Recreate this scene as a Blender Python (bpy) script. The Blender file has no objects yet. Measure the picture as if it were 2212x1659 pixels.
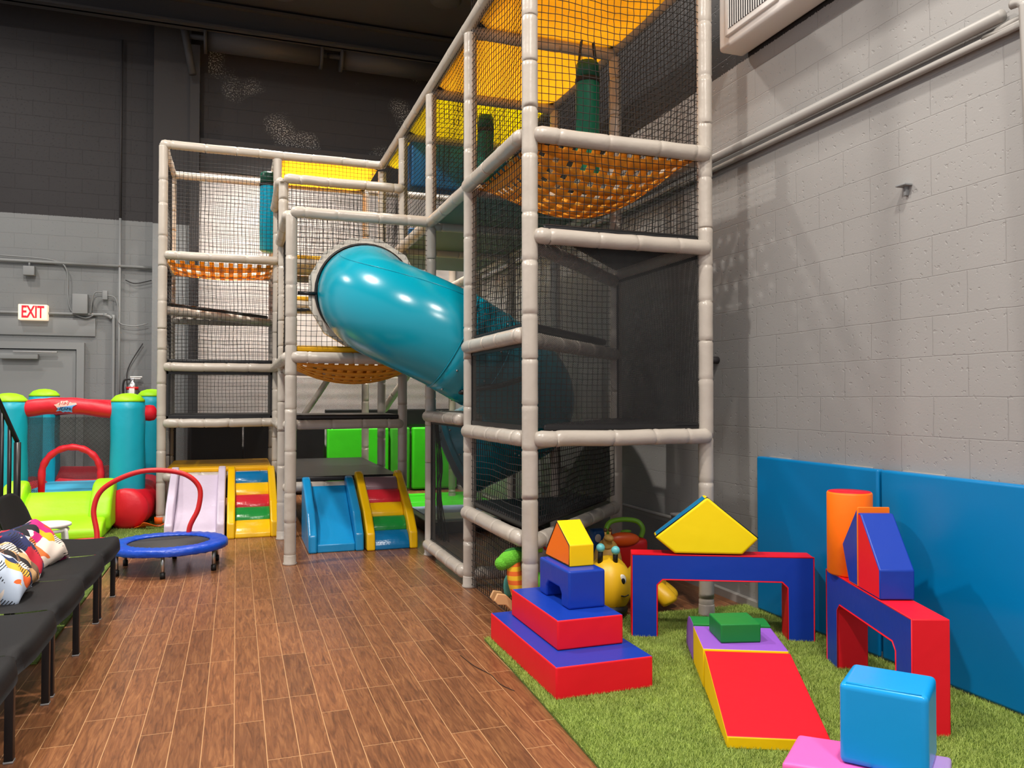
import bpy, bmesh, math, random
from mathutils import Vector, Matrix
import numpy as np
random.seed(7)
C = bpy.context.scene.collection
SC = bpy.context.scene
PI = math.pi
def srgb(r, g, b):
    f = lambda v: (v/255/12.92) if v/255 <= .04045 else ((v/255+.055)/1.055)**2.4
    return (f(r), f(g), f(b), 1)

# ---------------------------------------------------------------- camera
cd = bpy.data.cameras.new('camera'); cam = bpy.data.objects.new('camera', cd); C.objects.link(cam)
SC.camera = cam
cd.sensor_width = 36; cd.lens = 1700/2212*36; cd.clip_end = 60; cd.clip_start = .05
YAW = math.radians(19.3); PITCH = math.atan(32/1700)
cam.location = (0, 0, 1.35)
cam.rotation_euler = (PI/2+PITCH, 0, -YAW)
# ---------------------------------------------------------------- world (soft light coming in from the open rest of the hall)
w = bpy.data.worlds.new('world'); SC.world = w; w.use_nodes = True
w.node_tree.nodes['Background'].inputs[0].default_value = srgb(236, 238, 245)
w.node_tree.nodes['Background'].inputs[1].default_value = .78
SC.view_settings.view_transform = 'Standard'; SC.view_settings.look = 'None'
SC.view_settings.exposure = 0.0; SC.view_settings.gamma = 1; SC.view_settings.use_curve_mapping = False
# ---------------------------------------------------------------- lamps of the hall
def area(x, y, z, size, power, col=(255, 246, 236), tgt=None, spread=180):
    l = bpy.data.lights.new('ceiling_lamp_light', 'AREA'); l.shape = 'DISK'; l.size = size; l.energy = power
    l.color = srgb(*col)[:3]; l.spread = math.radians(spread)
    o = bpy.data.objects.new('ceiling_lamp_light', l); C.objects.link(o); o.location = (x, y, z)
    if tgt: o.rotation_euler = (Vector(tgt)-Vector((x, y, z))).to_track_quat('-Z', 'Y').to_euler()
    return o
area(-1.2, 2.4, 6.4, .28, 265)
area(1.5, 1.2, 6.4, .28, 205)
area(-1.6, 6.3, 6.4, .28, 270)
area(.5, 10.2, 6.4, .28, 120, spread=80)
area(-3.6, 9.0, 6.4, .28, 120)
area(2.2, 6.6, 6.4, .28, 130)
area(2.5, 9.7, 6.4, .28, 70, spread=80)  # added light, brightens the green mats and right part of the roller door
area(1.0, -2.0, 6.4, .8, 260)

# ---------------------------------------------------------------- materials
def nn(t, k, **kw):
    n = t.nodes.new(k)
    for a, b in kw.items(): setattr(n, a, b)
    return n
def mat(name, col, rough=.5, bump=0, bscale=20, metal=0, var=0, vscale=6, coat=0, spec=.5, stretch=None, trans=0):
    m = bpy.data.materials.new(name); m.use_nodes = True; t = m.node_tree
    b = t.nodes['Principled BSDF']
    c = srgb(*col)
    b.inputs['Base Color'].default_value = c
    b.inputs['Roughness'].default_value = rough; b.inputs['Metallic'].default_value = metal
    b.inputs['Specular IOR Level'].default_value = spec
    if coat: b.inputs['Coat Weight'].default_value = coat; b.inputs['Coat Roughness'].default_value = .12
    tc = nn(t, 'ShaderNodeTexCoord'); src = tc.outputs['Object']
    if stretch:
        mp = nn(t, 'ShaderNodeMapping'); mp.inputs['Scale'].default_value = stretch
        t.links.new(src, mp.inputs[0]); src = mp.outputs[0]
    if var:
        n = nn(t, 'ShaderNodeTexNoise'); n.inputs['Scale'].default_value = vscale; n.inputs['Detail'].default_value = 3
        t.links.new(src, n.inputs['Vector'])
        mx = nn(t, 'ShaderNodeMix', data_type='RGBA')
        mx.inputs[6].default_value = tuple(v*(1-var) for v in c[:3])+(1,)
        mx.inputs[7].default_value = tuple(min(1, v*(1+var)) for v in c[:3])+(1,)
        t.links.new(n.outputs['Fac'], mx.inputs[0]); t.links.new(mx.outputs[2], b.inputs['Base Color'])
    if bump:
        n = nn(t, 'ShaderNodeTexNoise'); n.inputs['Scale'].default_value = bscale; n.inputs['Detail'].default_value = 4
        t.links.new(src, n.inputs['Vector'])
        bp = nn(t, 'ShaderNodeBump'); bp.inputs['Strength'].default_value = bump; bp.inputs['Distance'].default_value = .02
        t.links.new(n.outputs['Fac'], bp.inputs['Height']); t.links.new(bp.outputs[0], b.inputs['Normal'])
    if trans:
        tr = nn(t, 'ShaderNodeBsdfTranslucent'); tr.inputs[0].default_value = c
        ms = nn(t, 'ShaderNodeMixShader'); ms.inputs[0].default_value = trans
        out = t.nodes['Material Output']
        t.links.new(b.outputs[0], ms.inputs[1]); t.links.new(tr.outputs[0], ms.inputs[2]); t.links.new(ms.outputs[0], out.inputs[0])
    return m
def vinyl(name, col, rough=.5, bump=.3, bscale=4.5):
    return mat(name, col, rough, bump, bscale, spec=.35)
M = {}
M['pad'] = mat('beige_vinyl_padding', (184, 176, 165), .3, .3, 9, var=.05, vscale=5)
M['netcord'] = mat('black_net_cord', (22, 20, 20), .7)
M['black'] = mat('black_vinyl', (24, 24, 26), .42, .1, 8)
M['blackcloth'] = mat('black_cloth', (34, 34, 36), .85, .15, 60)
M['yellow'] = vinyl('yellow_vinyl', (250, 205, 0)); M['lemon'] = vinyl('lemon_vinyl', (255, 225, 0))
M['amber'] = vinyl('amber_vinyl', (240, 180, 10))
M['red'] = vinyl('red_vinyl', (238, 18, 38)); M['blue'] = vinyl('royal_blue_vinyl', (20, 60, 168), .36)
M['orange'] = vinyl('orange_vinyl', (255, 120, 8)); M['green'] = vinyl('green_vinyl', (22, 128, 52))
M['purple'] = vinyl('purple_vinyl', (150, 92, 205)); M['pink'] = vinyl('pink_vinyl', (250, 108, 190), .4)
M['lilac'] = vinyl('lilac_vinyl', (190, 160, 225)); M['sky'] = vinyl('sky_blue_vinyl', (22, 158, 232), .25, .1, 6)
M['matblue'] = vinyl('wall_mat_blue_vinyl', (0, 122, 184), .32, .1, 4)
M['castlefloor'] = mat('pale_blue_nylon', (70, 185, 225), .5, .2, 8); M['lime'] = mat('lime_nylon', (165, 235, 10), .5, .25, 10); M['limecap'] = mat('green_nylon', (120, 200, 20), .5)
M['teal'] = mat('turquoise_nylon', (10, 170, 195), .45, .3, 7, var=.04)
M['nylonred'] = mat('red_nylon', (225, 25, 45), .45, .3, 8)
M['redpipe'] = mat('red_foam_sleeve', (210, 30, 28), .4)
M['slide'] = mat('teal_polyethylene', (0, 142, 165), .22, .04, 6, var=.05, vscale=2.5, spec=.5)
M['slideinner'] = mat('grey_polyethylene', (120, 140, 150), .3)
M['lavender'] = mat('lavender_vinyl', (205, 192, 212), .28, .5, 5, stretch=(1, 1, 2.2))
M['slideblue'] = mat('blue_glossy_vinyl', (20, 140, 200), .25, .3, 6)
M['s_yellow'] = mat('glossy_yellow_vinyl', (240, 190, 10), .25, .25, 7)
M['s_blue'] = mat('glossy_blue_vinyl', (10, 110, 165), .22, .35, 8); M['s_red'] = mat('glossy_red_vinyl', (205, 40, 55), .22, .35, 8)
M['s_green'] = mat('glossy_green_vinyl', (30, 140, 60), .22, .35, 8); M['s_mauve'] = mat('glossy_mauve_vinyl', (140, 112, 120), .25, .35, 8)
M['brightgreen'] = vinyl('bright_green_vinyl', (70, 222, 40), .4); M['dkgreen'] = vinyl('leaf_green_vinyl', (70, 170, 50), .5)
M['bag'] = vinyl('dark_green_vinyl', (20, 112, 88), .3); M['bagteal'] = vinyl('cyan_vinyl', (0, 150, 185), .3)
M['bagtop'] = vinyl('deep_green_vinyl', (16, 84, 66), .35)
M['roof_amber'] = mat('amber_fabric', (255, 200, 40), .6, trans=.4); M['roof_yellow'] = mat('yellow_fabric', (252, 228, 0), .6, trans=.45)
M['web'] = mat('orange_webbing', (252, 190, 60), .6, .1, 40, trans=.35)
M['panelblue'] = vinyl('blue_panel_vinyl', (20, 120, 190))
M['white'] = mat('white_paint', (232, 230, 226), .4); M['cream'] = mat('cream_plastic', (225, 218, 205), .45)
M['steel'] = mat('brushed_steel', (190, 190, 190), .3, metal=1); M['galv'] = mat('galvanised_steel', (165, 165, 165), .45, metal=.6)
M['rubber'] = mat('black_rubber', (18, 18, 18), .55)
M['blackmetal'] = mat('black_metal', (22, 22, 24), .35, spec=.5)
M['seat'] = mat('black_seat_mesh', (44, 44, 46), .62, .1, 300)
M['trampbed'] = mat('trampoline_bed', (52, 50, 50), .7, .1, 200); M['trampblue'] = mat('blue_trampoline_pad', (16, 72, 190), .35, .5, 14)
M['wallgrey'] = mat('painted_grey_metal', (134, 137, 138), .5); M['conduit'] = mat('painted_conduit', (158, 155, 150), .45)
M['darkpaint'] = mat('dark_grey_paint', (44, 42, 44), .7, .1, 20); M['darker'] = mat('charcoal_paint', (40, 39, 42), .7)
M['eyewhite'] = mat('eye_white', (235, 232, 220), .35); M['beeyellow'] = mat('yellow_rubber', (238, 190, 30), .4, var=.05)
M['tan'] = mat('tan_rubber', (226, 178, 90), .5, var=.05); M['brown'] = mat('brown_rubber', (88, 60, 36), .5)
M['plush'] = mat('green_plush', (95, 180, 40), .9, .5, 120); M['plushdk'] = mat('dark_green_plush', (40, 110, 40), .9, .5, 120)
M['wood'] = mat('light_wood', (214, 168, 118), .5, var=.08, vscale=9); M['aqua'] = mat('aqua_plastic', (110, 200, 205), .35)
M['toyred'] = mat('red_plastic', (195, 25, 25), .35); M['toyorange'] = mat('orange_plastic', (230, 90, 25), .35)
M['toygreen'] = mat('green_plastic', (130, 195, 50), .35); M['toyblue'] = mat('blue_plastic', (25, 90, 160), .35)
M['greyplush'] = mat('grey_plush', (150, 145, 140), .9, .4, 90); M['tealcloth'] = mat('teal_cloth', (70, 150, 140), .8)
M['strap'] = mat('orange_strap', (238, 96, 10), .6); M['lettering'] = mat('navy_print', (20, 50, 110), .5)
M['icy'] = mat('pale_blue_print', (110, 175, 240), .5); M['peach'] = mat('peach_print', (250, 190, 175), .5)
M['trampstrip'] = mat('blue_white_jump_mat', (165, 190, 225), .5); M['whitemat'] = mat('pale_green_mat', (200, 222, 205), .4)
M['garage'] = mat('white_corrugated_steel', (214, 208, 205), .35)
def wavebump(m, axis, scale, strength):
    t = m.node_tree; b = t.nodes['Principled BSDF']; tc = nn(t, 'ShaderNodeTexCoord')
    wv = nn(t, 'ShaderNodeTexWave', wave_type='BANDS', bands_direction=axis); wv.inputs['Scale'].default_value = scale
    t.links.new(tc.outputs['Object'], wv.inputs[0]); bp = nn(t, 'ShaderNodeBump'); bp.inputs['Strength'].default_value = strength; bp.inputs['Distance'].default_value = .03
    t.links.new(wv.outputs['Fac'], bp.inputs['Height']); t.links.new(bp.outputs[0], b.inputs['Normal'])
wavebump(M['garage'], 'Z', 2.1, .1)
# emissive exit-sign face (a lit sign)
m = mat('lit_exit_sign_face', (250, 232, 200), .4); b = m.node_tree.nodes['Principled BSDF']
b.inputs['Emission Color'].default_value = srgb(255, 225, 190); b.inputs['Emission Strength'].default_value = .75; M['exitface'] = m
m = mat('lit_red_letters', (255, 20, 40), .4); b = m.node_tree.nodes['Principled BSDF']
b.inputs['Emission Color'].default_value = srgb(255, 10, 40); b.inputs['Emission Strength'].default_value = .9; M['exitred'] = m
m = mat('lamp_glow', (255, 245, 230), .4); b = m.node_tree.nodes['Principled BSDF']
b.inputs['Emission Color'].default_value = srgb(255, 240, 220); b.inputs['Emission Strength'].default_value = 6; M['lampglow'] = m

def mesh_screen(name, col, hole, dens):
    m = bpy.data.materials.new(name); m.use_nodes = True; t = m.node_tree; b = t.nodes['Principled BSDF']
    b.inputs['Base Color'].default_value = srgb(*col); b.inputs['Roughness'].default_value = .6
    tc = nn(t, 'ShaderNodeTexCoord'); sx = nn(t, 'ShaderNodeSeparateXYZ'); t.links.new(tc.outputs['UV'], sx.inputs[0])
    outs = []
    for k, (sa, sb) in enumerate(((1, 1), (1, -1))):
        ad = nn(t, 'ShaderNodeMath', operation='ADD' if sb > 0 else 'SUBTRACT'); t.links.new(sx.outputs[0], ad.inputs[0]); t.links.new(sx.outputs[1], ad.inputs[1])
        mu = nn(t, 'ShaderNodeMath', operation='MULTIPLY'); mu.inputs[1].default_value = PI/hole; t.links.new(ad.outputs[0], mu.inputs[0])
        si = nn(t, 'ShaderNodeMath', operation='SINE'); t.links.new(mu.outputs[0], si.inputs[0])
        ab = nn(t, 'ShaderNodeMath', operation='ABSOLUTE'); t.links.new(si.outputs[0], ab.inputs[0]); outs.append(ab)
    mn = nn(t, 'ShaderNodeMath', operation='MINIMUM'); t.links.new(outs[0].outputs[0], mn.inputs[0]); t.links.new(outs[1].outputs[0], mn.inputs[1])
    gt = nn(t, 'ShaderNodeMath', operation='GREATER_THAN'); gt.inputs[1].default_value = dens; t.links.new(mn.outputs[0], gt.inputs[0])
    tr = nn(t, 'ShaderNodeBsdfTransparent'); ms = nn(t, 'ShaderNodeMixShader')
    t.links.new(gt.outputs[0], ms.inputs[0]); t.links.new(b.outputs[0], ms.inputs[1]); t.links.new(tr.outputs[0], ms.inputs[2])
    t.links.new(ms.outputs[0], t.nodes['Material Output'].inputs[0])
    return m
M['screen'] = mesh_screen('fine_black_mesh', (26, 26, 26), .011, .42)
M['screen2'] = mesh_screen('coarse_black_mesh', (22, 22, 22), .012, .52)

# ---- room surface materials
def block_wall(name, lower, upper, zsplit, axis):
    m = bpy.data.materials.new(name); m.use_nodes = True; t = m.node_tree; b = t.nodes['Principled BSDF']
    L = t.links.new
    tc = nn(t, 'ShaderNodeTexCoord'); sp = nn(t, 'ShaderNodeSeparateXYZ'); L(tc.outputs['Object'], sp.inputs[0])
    cb = nn(t, 'ShaderNodeCombineXYZ'); L(sp.outputs[0 if axis == 'x' else 1], cb.inputs[0]); L(sp.outputs[2], cb.inputs[1])
    dn = nn(t, 'ShaderNodeTexNoise'); dn.inputs['Scale'].default_value = 6; L(cb.outputs[0], dn.inputs[0])
    dm = nn(t, 'ShaderNodeVectorMath', operation='SCALE'); dm.inputs['Scale'].default_value = .012; L(dn.outputs['Color'], dm.inputs[0])
    da = nn(t, 'ShaderNodeVectorMath', operation='ADD'); L(cb.outputs[0], da.inputs[0]); L(dm.outputs[0], da.inputs[1])
    br = nn(t, 'ShaderNodeTexBrick'); br.offset = .5
    for k, v in (('Scale', 1), ('Mortar Size', .003), ('Mortar Smooth', .5), ('Brick Width', .39), ('Row Height', .195)): br.inputs[k].default_value = v
    L(da.outputs[0], br.inputs[0])
    no = nn(t, 'ShaderNodeTexNoise'); no.inputs['Scale'].default_value = 1.3; no.inputs['Detail'].default_value = 5; L(cb.outputs[0], no.inputs[0])
    fn = nn(t, 'ShaderNodeTexNoise'); fn.inputs['Scale'].default_value = 90; fn.inputs['Detail'].default_value = 3; L(cb.outputs[0], fn.inputs[0])
    # pitting of the blocks
    vo = nn(t, 'ShaderNodeTexNoise'); vo.inputs['Scale'].default_value = 38; vo.inputs['Detail'].default_value = 2; L(cb.outputs[0], vo.inputs[0])
    pit = nn(t, 'ShaderNodeMapRange'); pit.inputs[1].default_value = .63; pit.inputs[2].default_value = .72; L(vo.outputs['Fac'], pit.inputs[0])
    # height
    h1 = nn(t, 'ShaderNodeMath', operation='MULTIPLY'); h1.inputs[1].default_value = -.9; L(br.outputs['Fac'], h1.inputs[0])
    h2 = nn(t, 'ShaderNodeMath', operation='MULTIPLY_ADD'); h2.inputs[1].default_value = .16; L(fn.outputs['Fac'], h2.inputs[0]); L(h1.outputs[0], h2.inputs[2])
    h3 = nn(t, 'ShaderNodeMath', operation='MULTIPLY_ADD'); h3.inputs[1].default_value = -.5; L(pit.outputs[0], h3.inputs[0]); L(h2.outputs[0], h3.inputs[2])
    bp = nn(t, 'ShaderNodeBump'); bp.inputs['Strength'].default_value = .55; bp.inputs['Distance'].default_value = .006; L(h3.outputs[0], bp.inputs['Height']); L(bp.outputs[0], b.inputs['Normal'])
    # colour: two coats of paint with a ragged line between
    def tint(c):
        r = nn(t, 'ShaderNodeMix', data_type='RGBA'); c = srgb(*c)
        r.inputs[6].default_value = tuple(v*.88 for v in c[:3])+(1,); r.inputs[7].default_value = tuple(min(1, v*1.1) for v in c[:3])+(1,)
        L(no.outputs['Fac'], r.inputs[0]); return r
    lo, up = tint(lower), tint(upper)
    zz = nn(t, 'ShaderNodeMath', operation='MULTIPLY_ADD'); zz.inputs[1].default_value = .03; L(fn.outputs['Fac'], zz.inputs[0]); L(sp.outputs[2], zz.inputs[2])
    g = nn(t, 'ShaderNodeMath', operation='GREATER_THAN'); g.inputs[1].default_value = zsplit; L(zz.outputs[0], g.inputs[0])
    mx = nn(t, 'ShaderNodeMix', data_type='RGBA'); L(g.outputs[0], mx.inputs[0]); L(lo.outputs[2], mx.inputs[6]); L(up.outputs[2], mx.inputs[7])
    # joints hold a little dirt
    dk = nn(t, 'ShaderNodeMix', data_type='RGBA', blend_type='MULTIPLY'); dk.inputs[7].default_value = (.72, .72, .72, 1)
    mf = nn(t, 'ShaderNodeMath', operation='MULTIPLY'); mf.inputs[1].default_value = .22; L(br.outputs['Fac'], mf.inputs[0]); L(mf.outputs[0], dk.inputs[0]); L(mx.outputs[2], dk.inputs[6])
    # scuffed patches where the dark paint has come off
    fin = dk.outputs[2]
    if axis == 'x':
        pn = nn(t, 'ShaderNodeTexNoise'); pn.inputs['Scale'].default_value = 55; pn.inputs['Detail'].default_value = 5; L(cb.outputs[0], pn.inputs[0])
        pl = nn(t, 'ShaderNodeTexNoise'); pl.inputs['Scale'].default_value = 1.1; L(cb.outputs[0], pl.inputs[0])
        r1 = nn(t, 'ShaderNodeMapRange'); r1.inputs[1].default_value = .56; r1.inputs[2].default_value = .66; L(pl.outputs['Fac'], r1.inputs[0])
        r2 = nn(t, 'ShaderNodeMapRange'); r2.inputs[1].default_value = .52; r2.inputs[2].default_value = .62; L(pn.outputs['Fac'], r2.inputs[0])
        gx = nn(t, 'ShaderNodeMath', operation='GREATER_THAN'); gx.inputs[1].default_value = -.4; L(sp.outputs[0], gx.inputs[0])
        mm = nn(t, 'ShaderNodeMath', operation='MULTIPLY'); L(r1.outputs[0], mm.inputs[0]); L(r2.outputs[0], mm.inputs[1])
        m2 = nn(t, 'ShaderNodeMath', operation='MULTIPLY'); L(mm.outputs[0], m2.inputs[0]); L(gx.outputs[0], m2.inputs[1])
        pe = nn(t, 'ShaderNodeMix', data_type='RGBA'); pe.inputs[7].default_value = srgb(170, 168, 165); L(m2.outputs[0], pe.inputs[0]); L(fin, pe.inputs[6]); fin = pe.outputs[2]
    L(fin, b.inputs['Base Color']); b.inputs['Roughness'].default_value = .6; b.inputs['Specular IOR Level'].default_value = .3
    return m
M['wall_right'] = block_wall('painted_block_warm_grey', (155, 154, 152), (40, 38, 39), 3.62, 'y')
M['wall_back'] = block_wall('painted_block_grey', (126, 129, 130), (44, 42, 44), 3.78, 'x')
M['pilaster'] = mat('painted_column', (126, 129, 130), .6, .1, 30)
m = bpy.data.materials.new('walnut_plank_floor'); m.use_nodes = True; t = m.node_tree; b = t.nodes['Principled BSDF']; L = t.links.new
tc = nn(t, 'ShaderNodeTexCoord'); sp = nn(t, 'ShaderNodeSeparateXYZ'); L(tc.outputs['Object'], sp.inputs[0])
cb = nn(t, 'ShaderNodeCombineXYZ'); L(sp.outputs[1], cb.inputs[0]); L(sp.outputs[0], cb.inputs[1])
br = nn(t, 'ShaderNodeTexBrick'); br.offset = .37; br.offset_frequency = 3; br.squash = 1
for k, v in (('Scale', 1), ('Mortar Size', .0016), ('Mortar Smooth', .1), ('Brick Width', .62), ('Row Height', .118), ('Bias', 0)): br.inputs[k].default_value = v
br.inputs['Color1'].default_value = (.0, .0, .0, 1); br.inputs['Color2'].default_value = (1, 1, 1, 1); br.inputs['Mortar'].default_value = (.5, .5, .5, 1)
L(cb.outputs[0], br.inputs[0])
mp = nn(t, 'ShaderNodeMapping'); mp.inputs['Scale'].default_value = (2.6, 26, 1)
ad = nn(t, 'ShaderNodeVectorMath', operation='MULTIPLY_ADD'); ad.inputs[1].default_value = (3.1, 7.7, 5); L(br.outputs['Color'], ad.inputs[0]); L(cb.outputs[0], ad.inputs[2]); L(ad.outputs[0], mp.inputs[0])
gr = nn(t, 'ShaderNodeTexNoise'); gr.inputs['Scale'].default_value = 2.0; gr.inputs['Detail'].default_value = 7; gr.inputs['Roughness'].default_value = .62; gr.inputs['Distortion'].default_value = 1.2; L(mp.outputs[0], gr.inputs[0])
rp = nn(t, 'ShaderNodeValToRGB'); e = rp.color_ramp.elements
e[0].position = .28; e[0].color = srgb(88, 56, 38); e[1].position = .85; e[1].color = srgb(170, 120, 78)
x = rp.color_ramp.elements.new(.5); x.color = srgb(126, 82, 53)
L(gr.outputs['Fac'], rp.inputs[0])
bv = nn(t, 'ShaderNodeMix', data_type='RGBA', blend_type='MULTIPLY'); bv.inputs[0].default_value = 1
cr = nn(t, 'ShaderNodeMix', data_type='RGBA'); cr.inputs[6].default_value = (.82, .8, .78, 1); cr.inputs[7].default_value = (1.15, 1.12, 1.08, 1); L(br.outputs['Color'], cr.inputs[0])
L(rp.outputs[0], bv.inputs[6]); L(cr.outputs[2], bv.inputs[7])
mo = nn(t, 'ShaderNodeMix', data_type='RGBA'); mo.inputs[7].default_value = srgb(196, 152, 108); L(br.outputs['Fac'], mo.inputs[0]); L(bv.outputs[2], mo.inputs[6])
L(mo.outputs[2], b.inputs['Base Color']); b.inputs['Specular IOR Level'].default_value = .45
sm = nn(t, 'ShaderNodeTexNoise'); sm.inputs['Scale'].default_value = 1.7; L(cb.outputs[0], sm.inputs[0])
rr = nn(t, 'ShaderNodeMapRange'); rr.inputs[3].default_value = .24; rr.inputs[4].default_value = .44; L(sm.outputs['Fac'], rr.inputs[0]); L(rr.outputs[0], b.inputs['Roughness'])
bp = nn(t, 'ShaderNodeBump'); bp.inputs['Strength'].default_value = .12; bp.inputs['Distance'].default_value = .003; L(gr.outputs['Fac'], bp.inputs['Height']); L(bp.outputs[0], b.inputs['Normal'])
M['floor'] = m
M['turf'] = mat('turf_backing', (104, 130, 50), .9, .8, 150, var=.35, vscale=60)
m = mat('turf_blade', (160, 180, 84), .6, var=.4, vscale=14); M['blade'] = m

# ---------------------------------------------------------------- geometry helpers
def obj(name, bm, mats, parent=None, smooth=True, kind=None, label=None):
    me = bpy.data.meshes.new(name)
    if smooth is True:
        for f in bm.faces: f.smooth = True
    bm.normal_update(); bm.to_mesh(me); bm.free()
    if not isinstance(mats, (list, tuple)): mats = [mats]
    for k in mats: me.materials.append(M[k] if isinstance(k, str) else k)
    o = bpy.data.objects.new(name, me); C.objects.link(o)
    if parent is not None: o.parent = parent
    if kind: o['kind'] = kind
    if label: o['label'] = label
    return o
def tag(o, label, cat, group=None):
    o['label'] = label; o['category'] = cat
    if group: o['group'] = group
    return o
def thing(name, label, cat, loc=(0, 0, 0), rotz=0, group=None):
    o = bpy.data.objects.new(name, None); C.objects.link(o); o.empty_display_size = .1
    o.location = loc; o.rotation_euler = (0, 0, rotz)
    return tag(o, label, cat, group)
def addbox(bm, lo, hi, mi=0, M4=None):
    v = [bm.verts.new((x, y, z)) for z in (lo[2], hi[2]) for y in (lo[1], hi[1]) for x in (lo[0], hi[0])]
    if M4 is not None:
        for a in v: a.co = M4 @ a.co
    fs = []
    for q in ((0, 2, 3, 1), (4, 5, 7, 6), (0, 1, 5, 4), (2, 6, 7, 3), (0, 4, 6, 2), (1, 3, 7, 5)):
        f = bm.faces.new([v[i] for i in q]); f.material_index = mi; fs.append(f)
    return v, fs
def bevel(bm, off, seg=3, geom=None, mi=-1):
    r = bmesh.ops.bevel(bm, geom=geom or list(bm.edges), offset=off, segments=seg, profile=.6, affect='EDGES', clamp_overlap=True, material=mi)
    for f in r['faces']: f.smooth = True
def rbox(lo, hi, off=.01, seg=2, M4=None):
    bm = bmesh.new(); addbox(bm, lo, hi, 0, M4); bevel(bm, off, seg); return bm
def tube(bm, pts, r, n=12, closed=False, caps=True, mi=0, flat=1.0):
    pts = [Vector(p) for p in pts]; N = len(pts)
    rs = r if isinstance(r, (list, tuple)) else [r]*N
    T = []
    for i in range(N):
        if closed: d = pts[(i+1) % N]-pts[i-1]
        else: d = pts[min(i+1, N-1)]-pts[max(i-1, 0)]
        T.append(d.normalized() if d.length > 1e-9 else Vector((0, 0, 1)))
    up = Vector((0, 0, 1)) if abs(T[0].z) < .9 else Vector((1, 0, 0))
    u = (up-T[0]*up.dot(T[0])).normalized(); rings = []
    for i in range(N):
        u = (u-T[i]*u.dot(T[i])); u = u.normalized() if u.length > 1e-6 else T[i].orthogonal().normalized()
        v = T[i].cross(u)
        rings.append([bm.verts.new(pts[i]+(u*math.cos(2*PI*k/n)*flat+v*math.sin(2*PI*k/n))*rs[i]) for k in range(n)])
    for i in range(N if closed else N-1):
        a, b_ = rings[i], rings[(i+1) % N]
        for k in range(n):
            f = bm.faces.new((a[k], a[(k+1) % n], b_[(k+1) % n], b_[k])); f.material_index = mi
    if caps and not closed:
        f = bm.faces.new(rings[0][::-1]); f.material_index = mi; f = bm.faces.new(rings[-1]); f.material_index = mi
    return rings
def tb(name, pts, r, m_, parent=None, n=12, closed=False, **kw):
    bm = bmesh.new(); tube(bm, pts, r, n, closed); return obj(name, bm, m_, parent, **kw)
def smoothpath(P, k=8, closed=False):
    P = [Vector(p) for p in P]; out = []; N = len(P)
    for i in range(N if closed else N-1):
        if closed: a, b_, c, d = P[i-1], P[i], P[(i+1) % N], P[(i+2) % N]
        else: a, b_, c, d = P[max(i-1, 0)], P[i], P[i+1], P[min(i+2, N-1)]
        for j in range(k):
            t_ = j/k
            out.append(.5*((2*b_)+(c-a)*t_+(2*a-5*b_+4*c-d)*t_*t_+(3*b_-a-3*c+d)*t_**3))
    if not closed: out.append(P[-1])
    return out
def ellip(bm, c, s, nu=24, nv=14, e1=1, e2=1, M4=None, mi=0):
    """superellipsoid; e<1 boxy"""
    sg = lambda v, e: math.copysign(abs(v)**e, v)
    R = []
    for j in range(nv+1):
        ph = -PI/2+PI*j/nv; row = []
        for i in range(nu):
            th = 2*PI*i/nu
            p = Vector((s[0]*sg(math.cos(ph), e1)*sg(math.cos(th), e2), s[1]*sg(math.cos(ph), e1)*sg(math.sin(th), e2), s[2]*sg(math.sin(ph), e1)))
            if M4 is not None: p = M4 @ p
            row.append(p+Vector(c))
        R.append(row)
    bot = bm.verts.new(sum(R[0], Vector())/nu); top = bm.verts.new(sum(R[-1], Vector())/nu)
    V = [[bm.verts.new(p) for p in row] for row in R[1:-1]]
    for j in range(len(V)-1):
        for i in range(nu):
            f = bm.faces.new((V[j][i], V[j][(i+1) % nu], V[j+1][(i+1) % nu], V[j+1][i])); f.material_index = mi
    for i in range(nu):
        f = bm.faces.new((bot, V[0][(i+1) % nu], V[0][i])); f.material_index = mi
        f = bm.faces.new((top, V[-1][i], V[-1][(i+1) % nu])); f.material_index = mi
def el(name, c, s, m_, parent=None, rot=None, **kw):
    bm = bmesh.new(); e1 = kw.pop('e1', 1); e2 = kw.pop('e2', 1)
    M4 = rot.to_matrix() if rot is not None else None
    ellip(bm, c, s, e1=e1, e2=e2, M4=M4); return obj(name, bm, m_, parent, **kw)
def lathe(bm, prof, c=(0, 0, 0), n=28, mi=0):
    R = []
    for (r, z) in prof: R.append([bm.verts.new((c[0]+r*math.cos(2*PI*k/n), c[1]+r*math.sin(2*PI*k/n), c[2]+z)) for k in range(n)])
    for a, b_ in zip(R, R[1:]):
        for k in range(n):
            f = bm.faces.new((a[k], a[(k+1) % n], b_[(k+1) % n], b_[k])); f.material_index = mi
    bm.faces.new(R[0][::-1]).material_index = mi; bm.faces.new(R[-1]).material_index = mi
def prism(prof, o, u, d, depth, capmi=0, sidemi=1, off=.01, seg=3, bmi=-1):
    """profile (s,z) in the vertical plane along u from point o, swept by depth along d"""
    bm = bmesh.new(); u = Vector((u[0], u[1], 0)).normalized(); d = Vector((d[0], d[1], 0)).normalized(); o = Vector(o)
    A = [bm.verts.new(o+u*s+Vector((0, 0, z))) for s, z in prof]
    B = [bm.verts.new(o+u*s+Vector((0, 0, z))+d*depth) for s, z in prof]
    f = bm.faces.new(A); f.material_index = capmi; f2 = bm.faces.new(B[::-1]); f2.material_index = capmi
    n = len(prof)
    for i in range(n):
        f = bm.faces.new((A[i], B[i], B[(i+1) % n], A[(i+1) % n])); f.material_index = sidemi[i] if isinstance(sidemi, (list, tuple)) else sidemi
    bmesh.ops.recalc_face_normals(bm, faces=list(bm.faces))
    if off: bevel(bm, off, seg, mi=bmi)
    return bm
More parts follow.
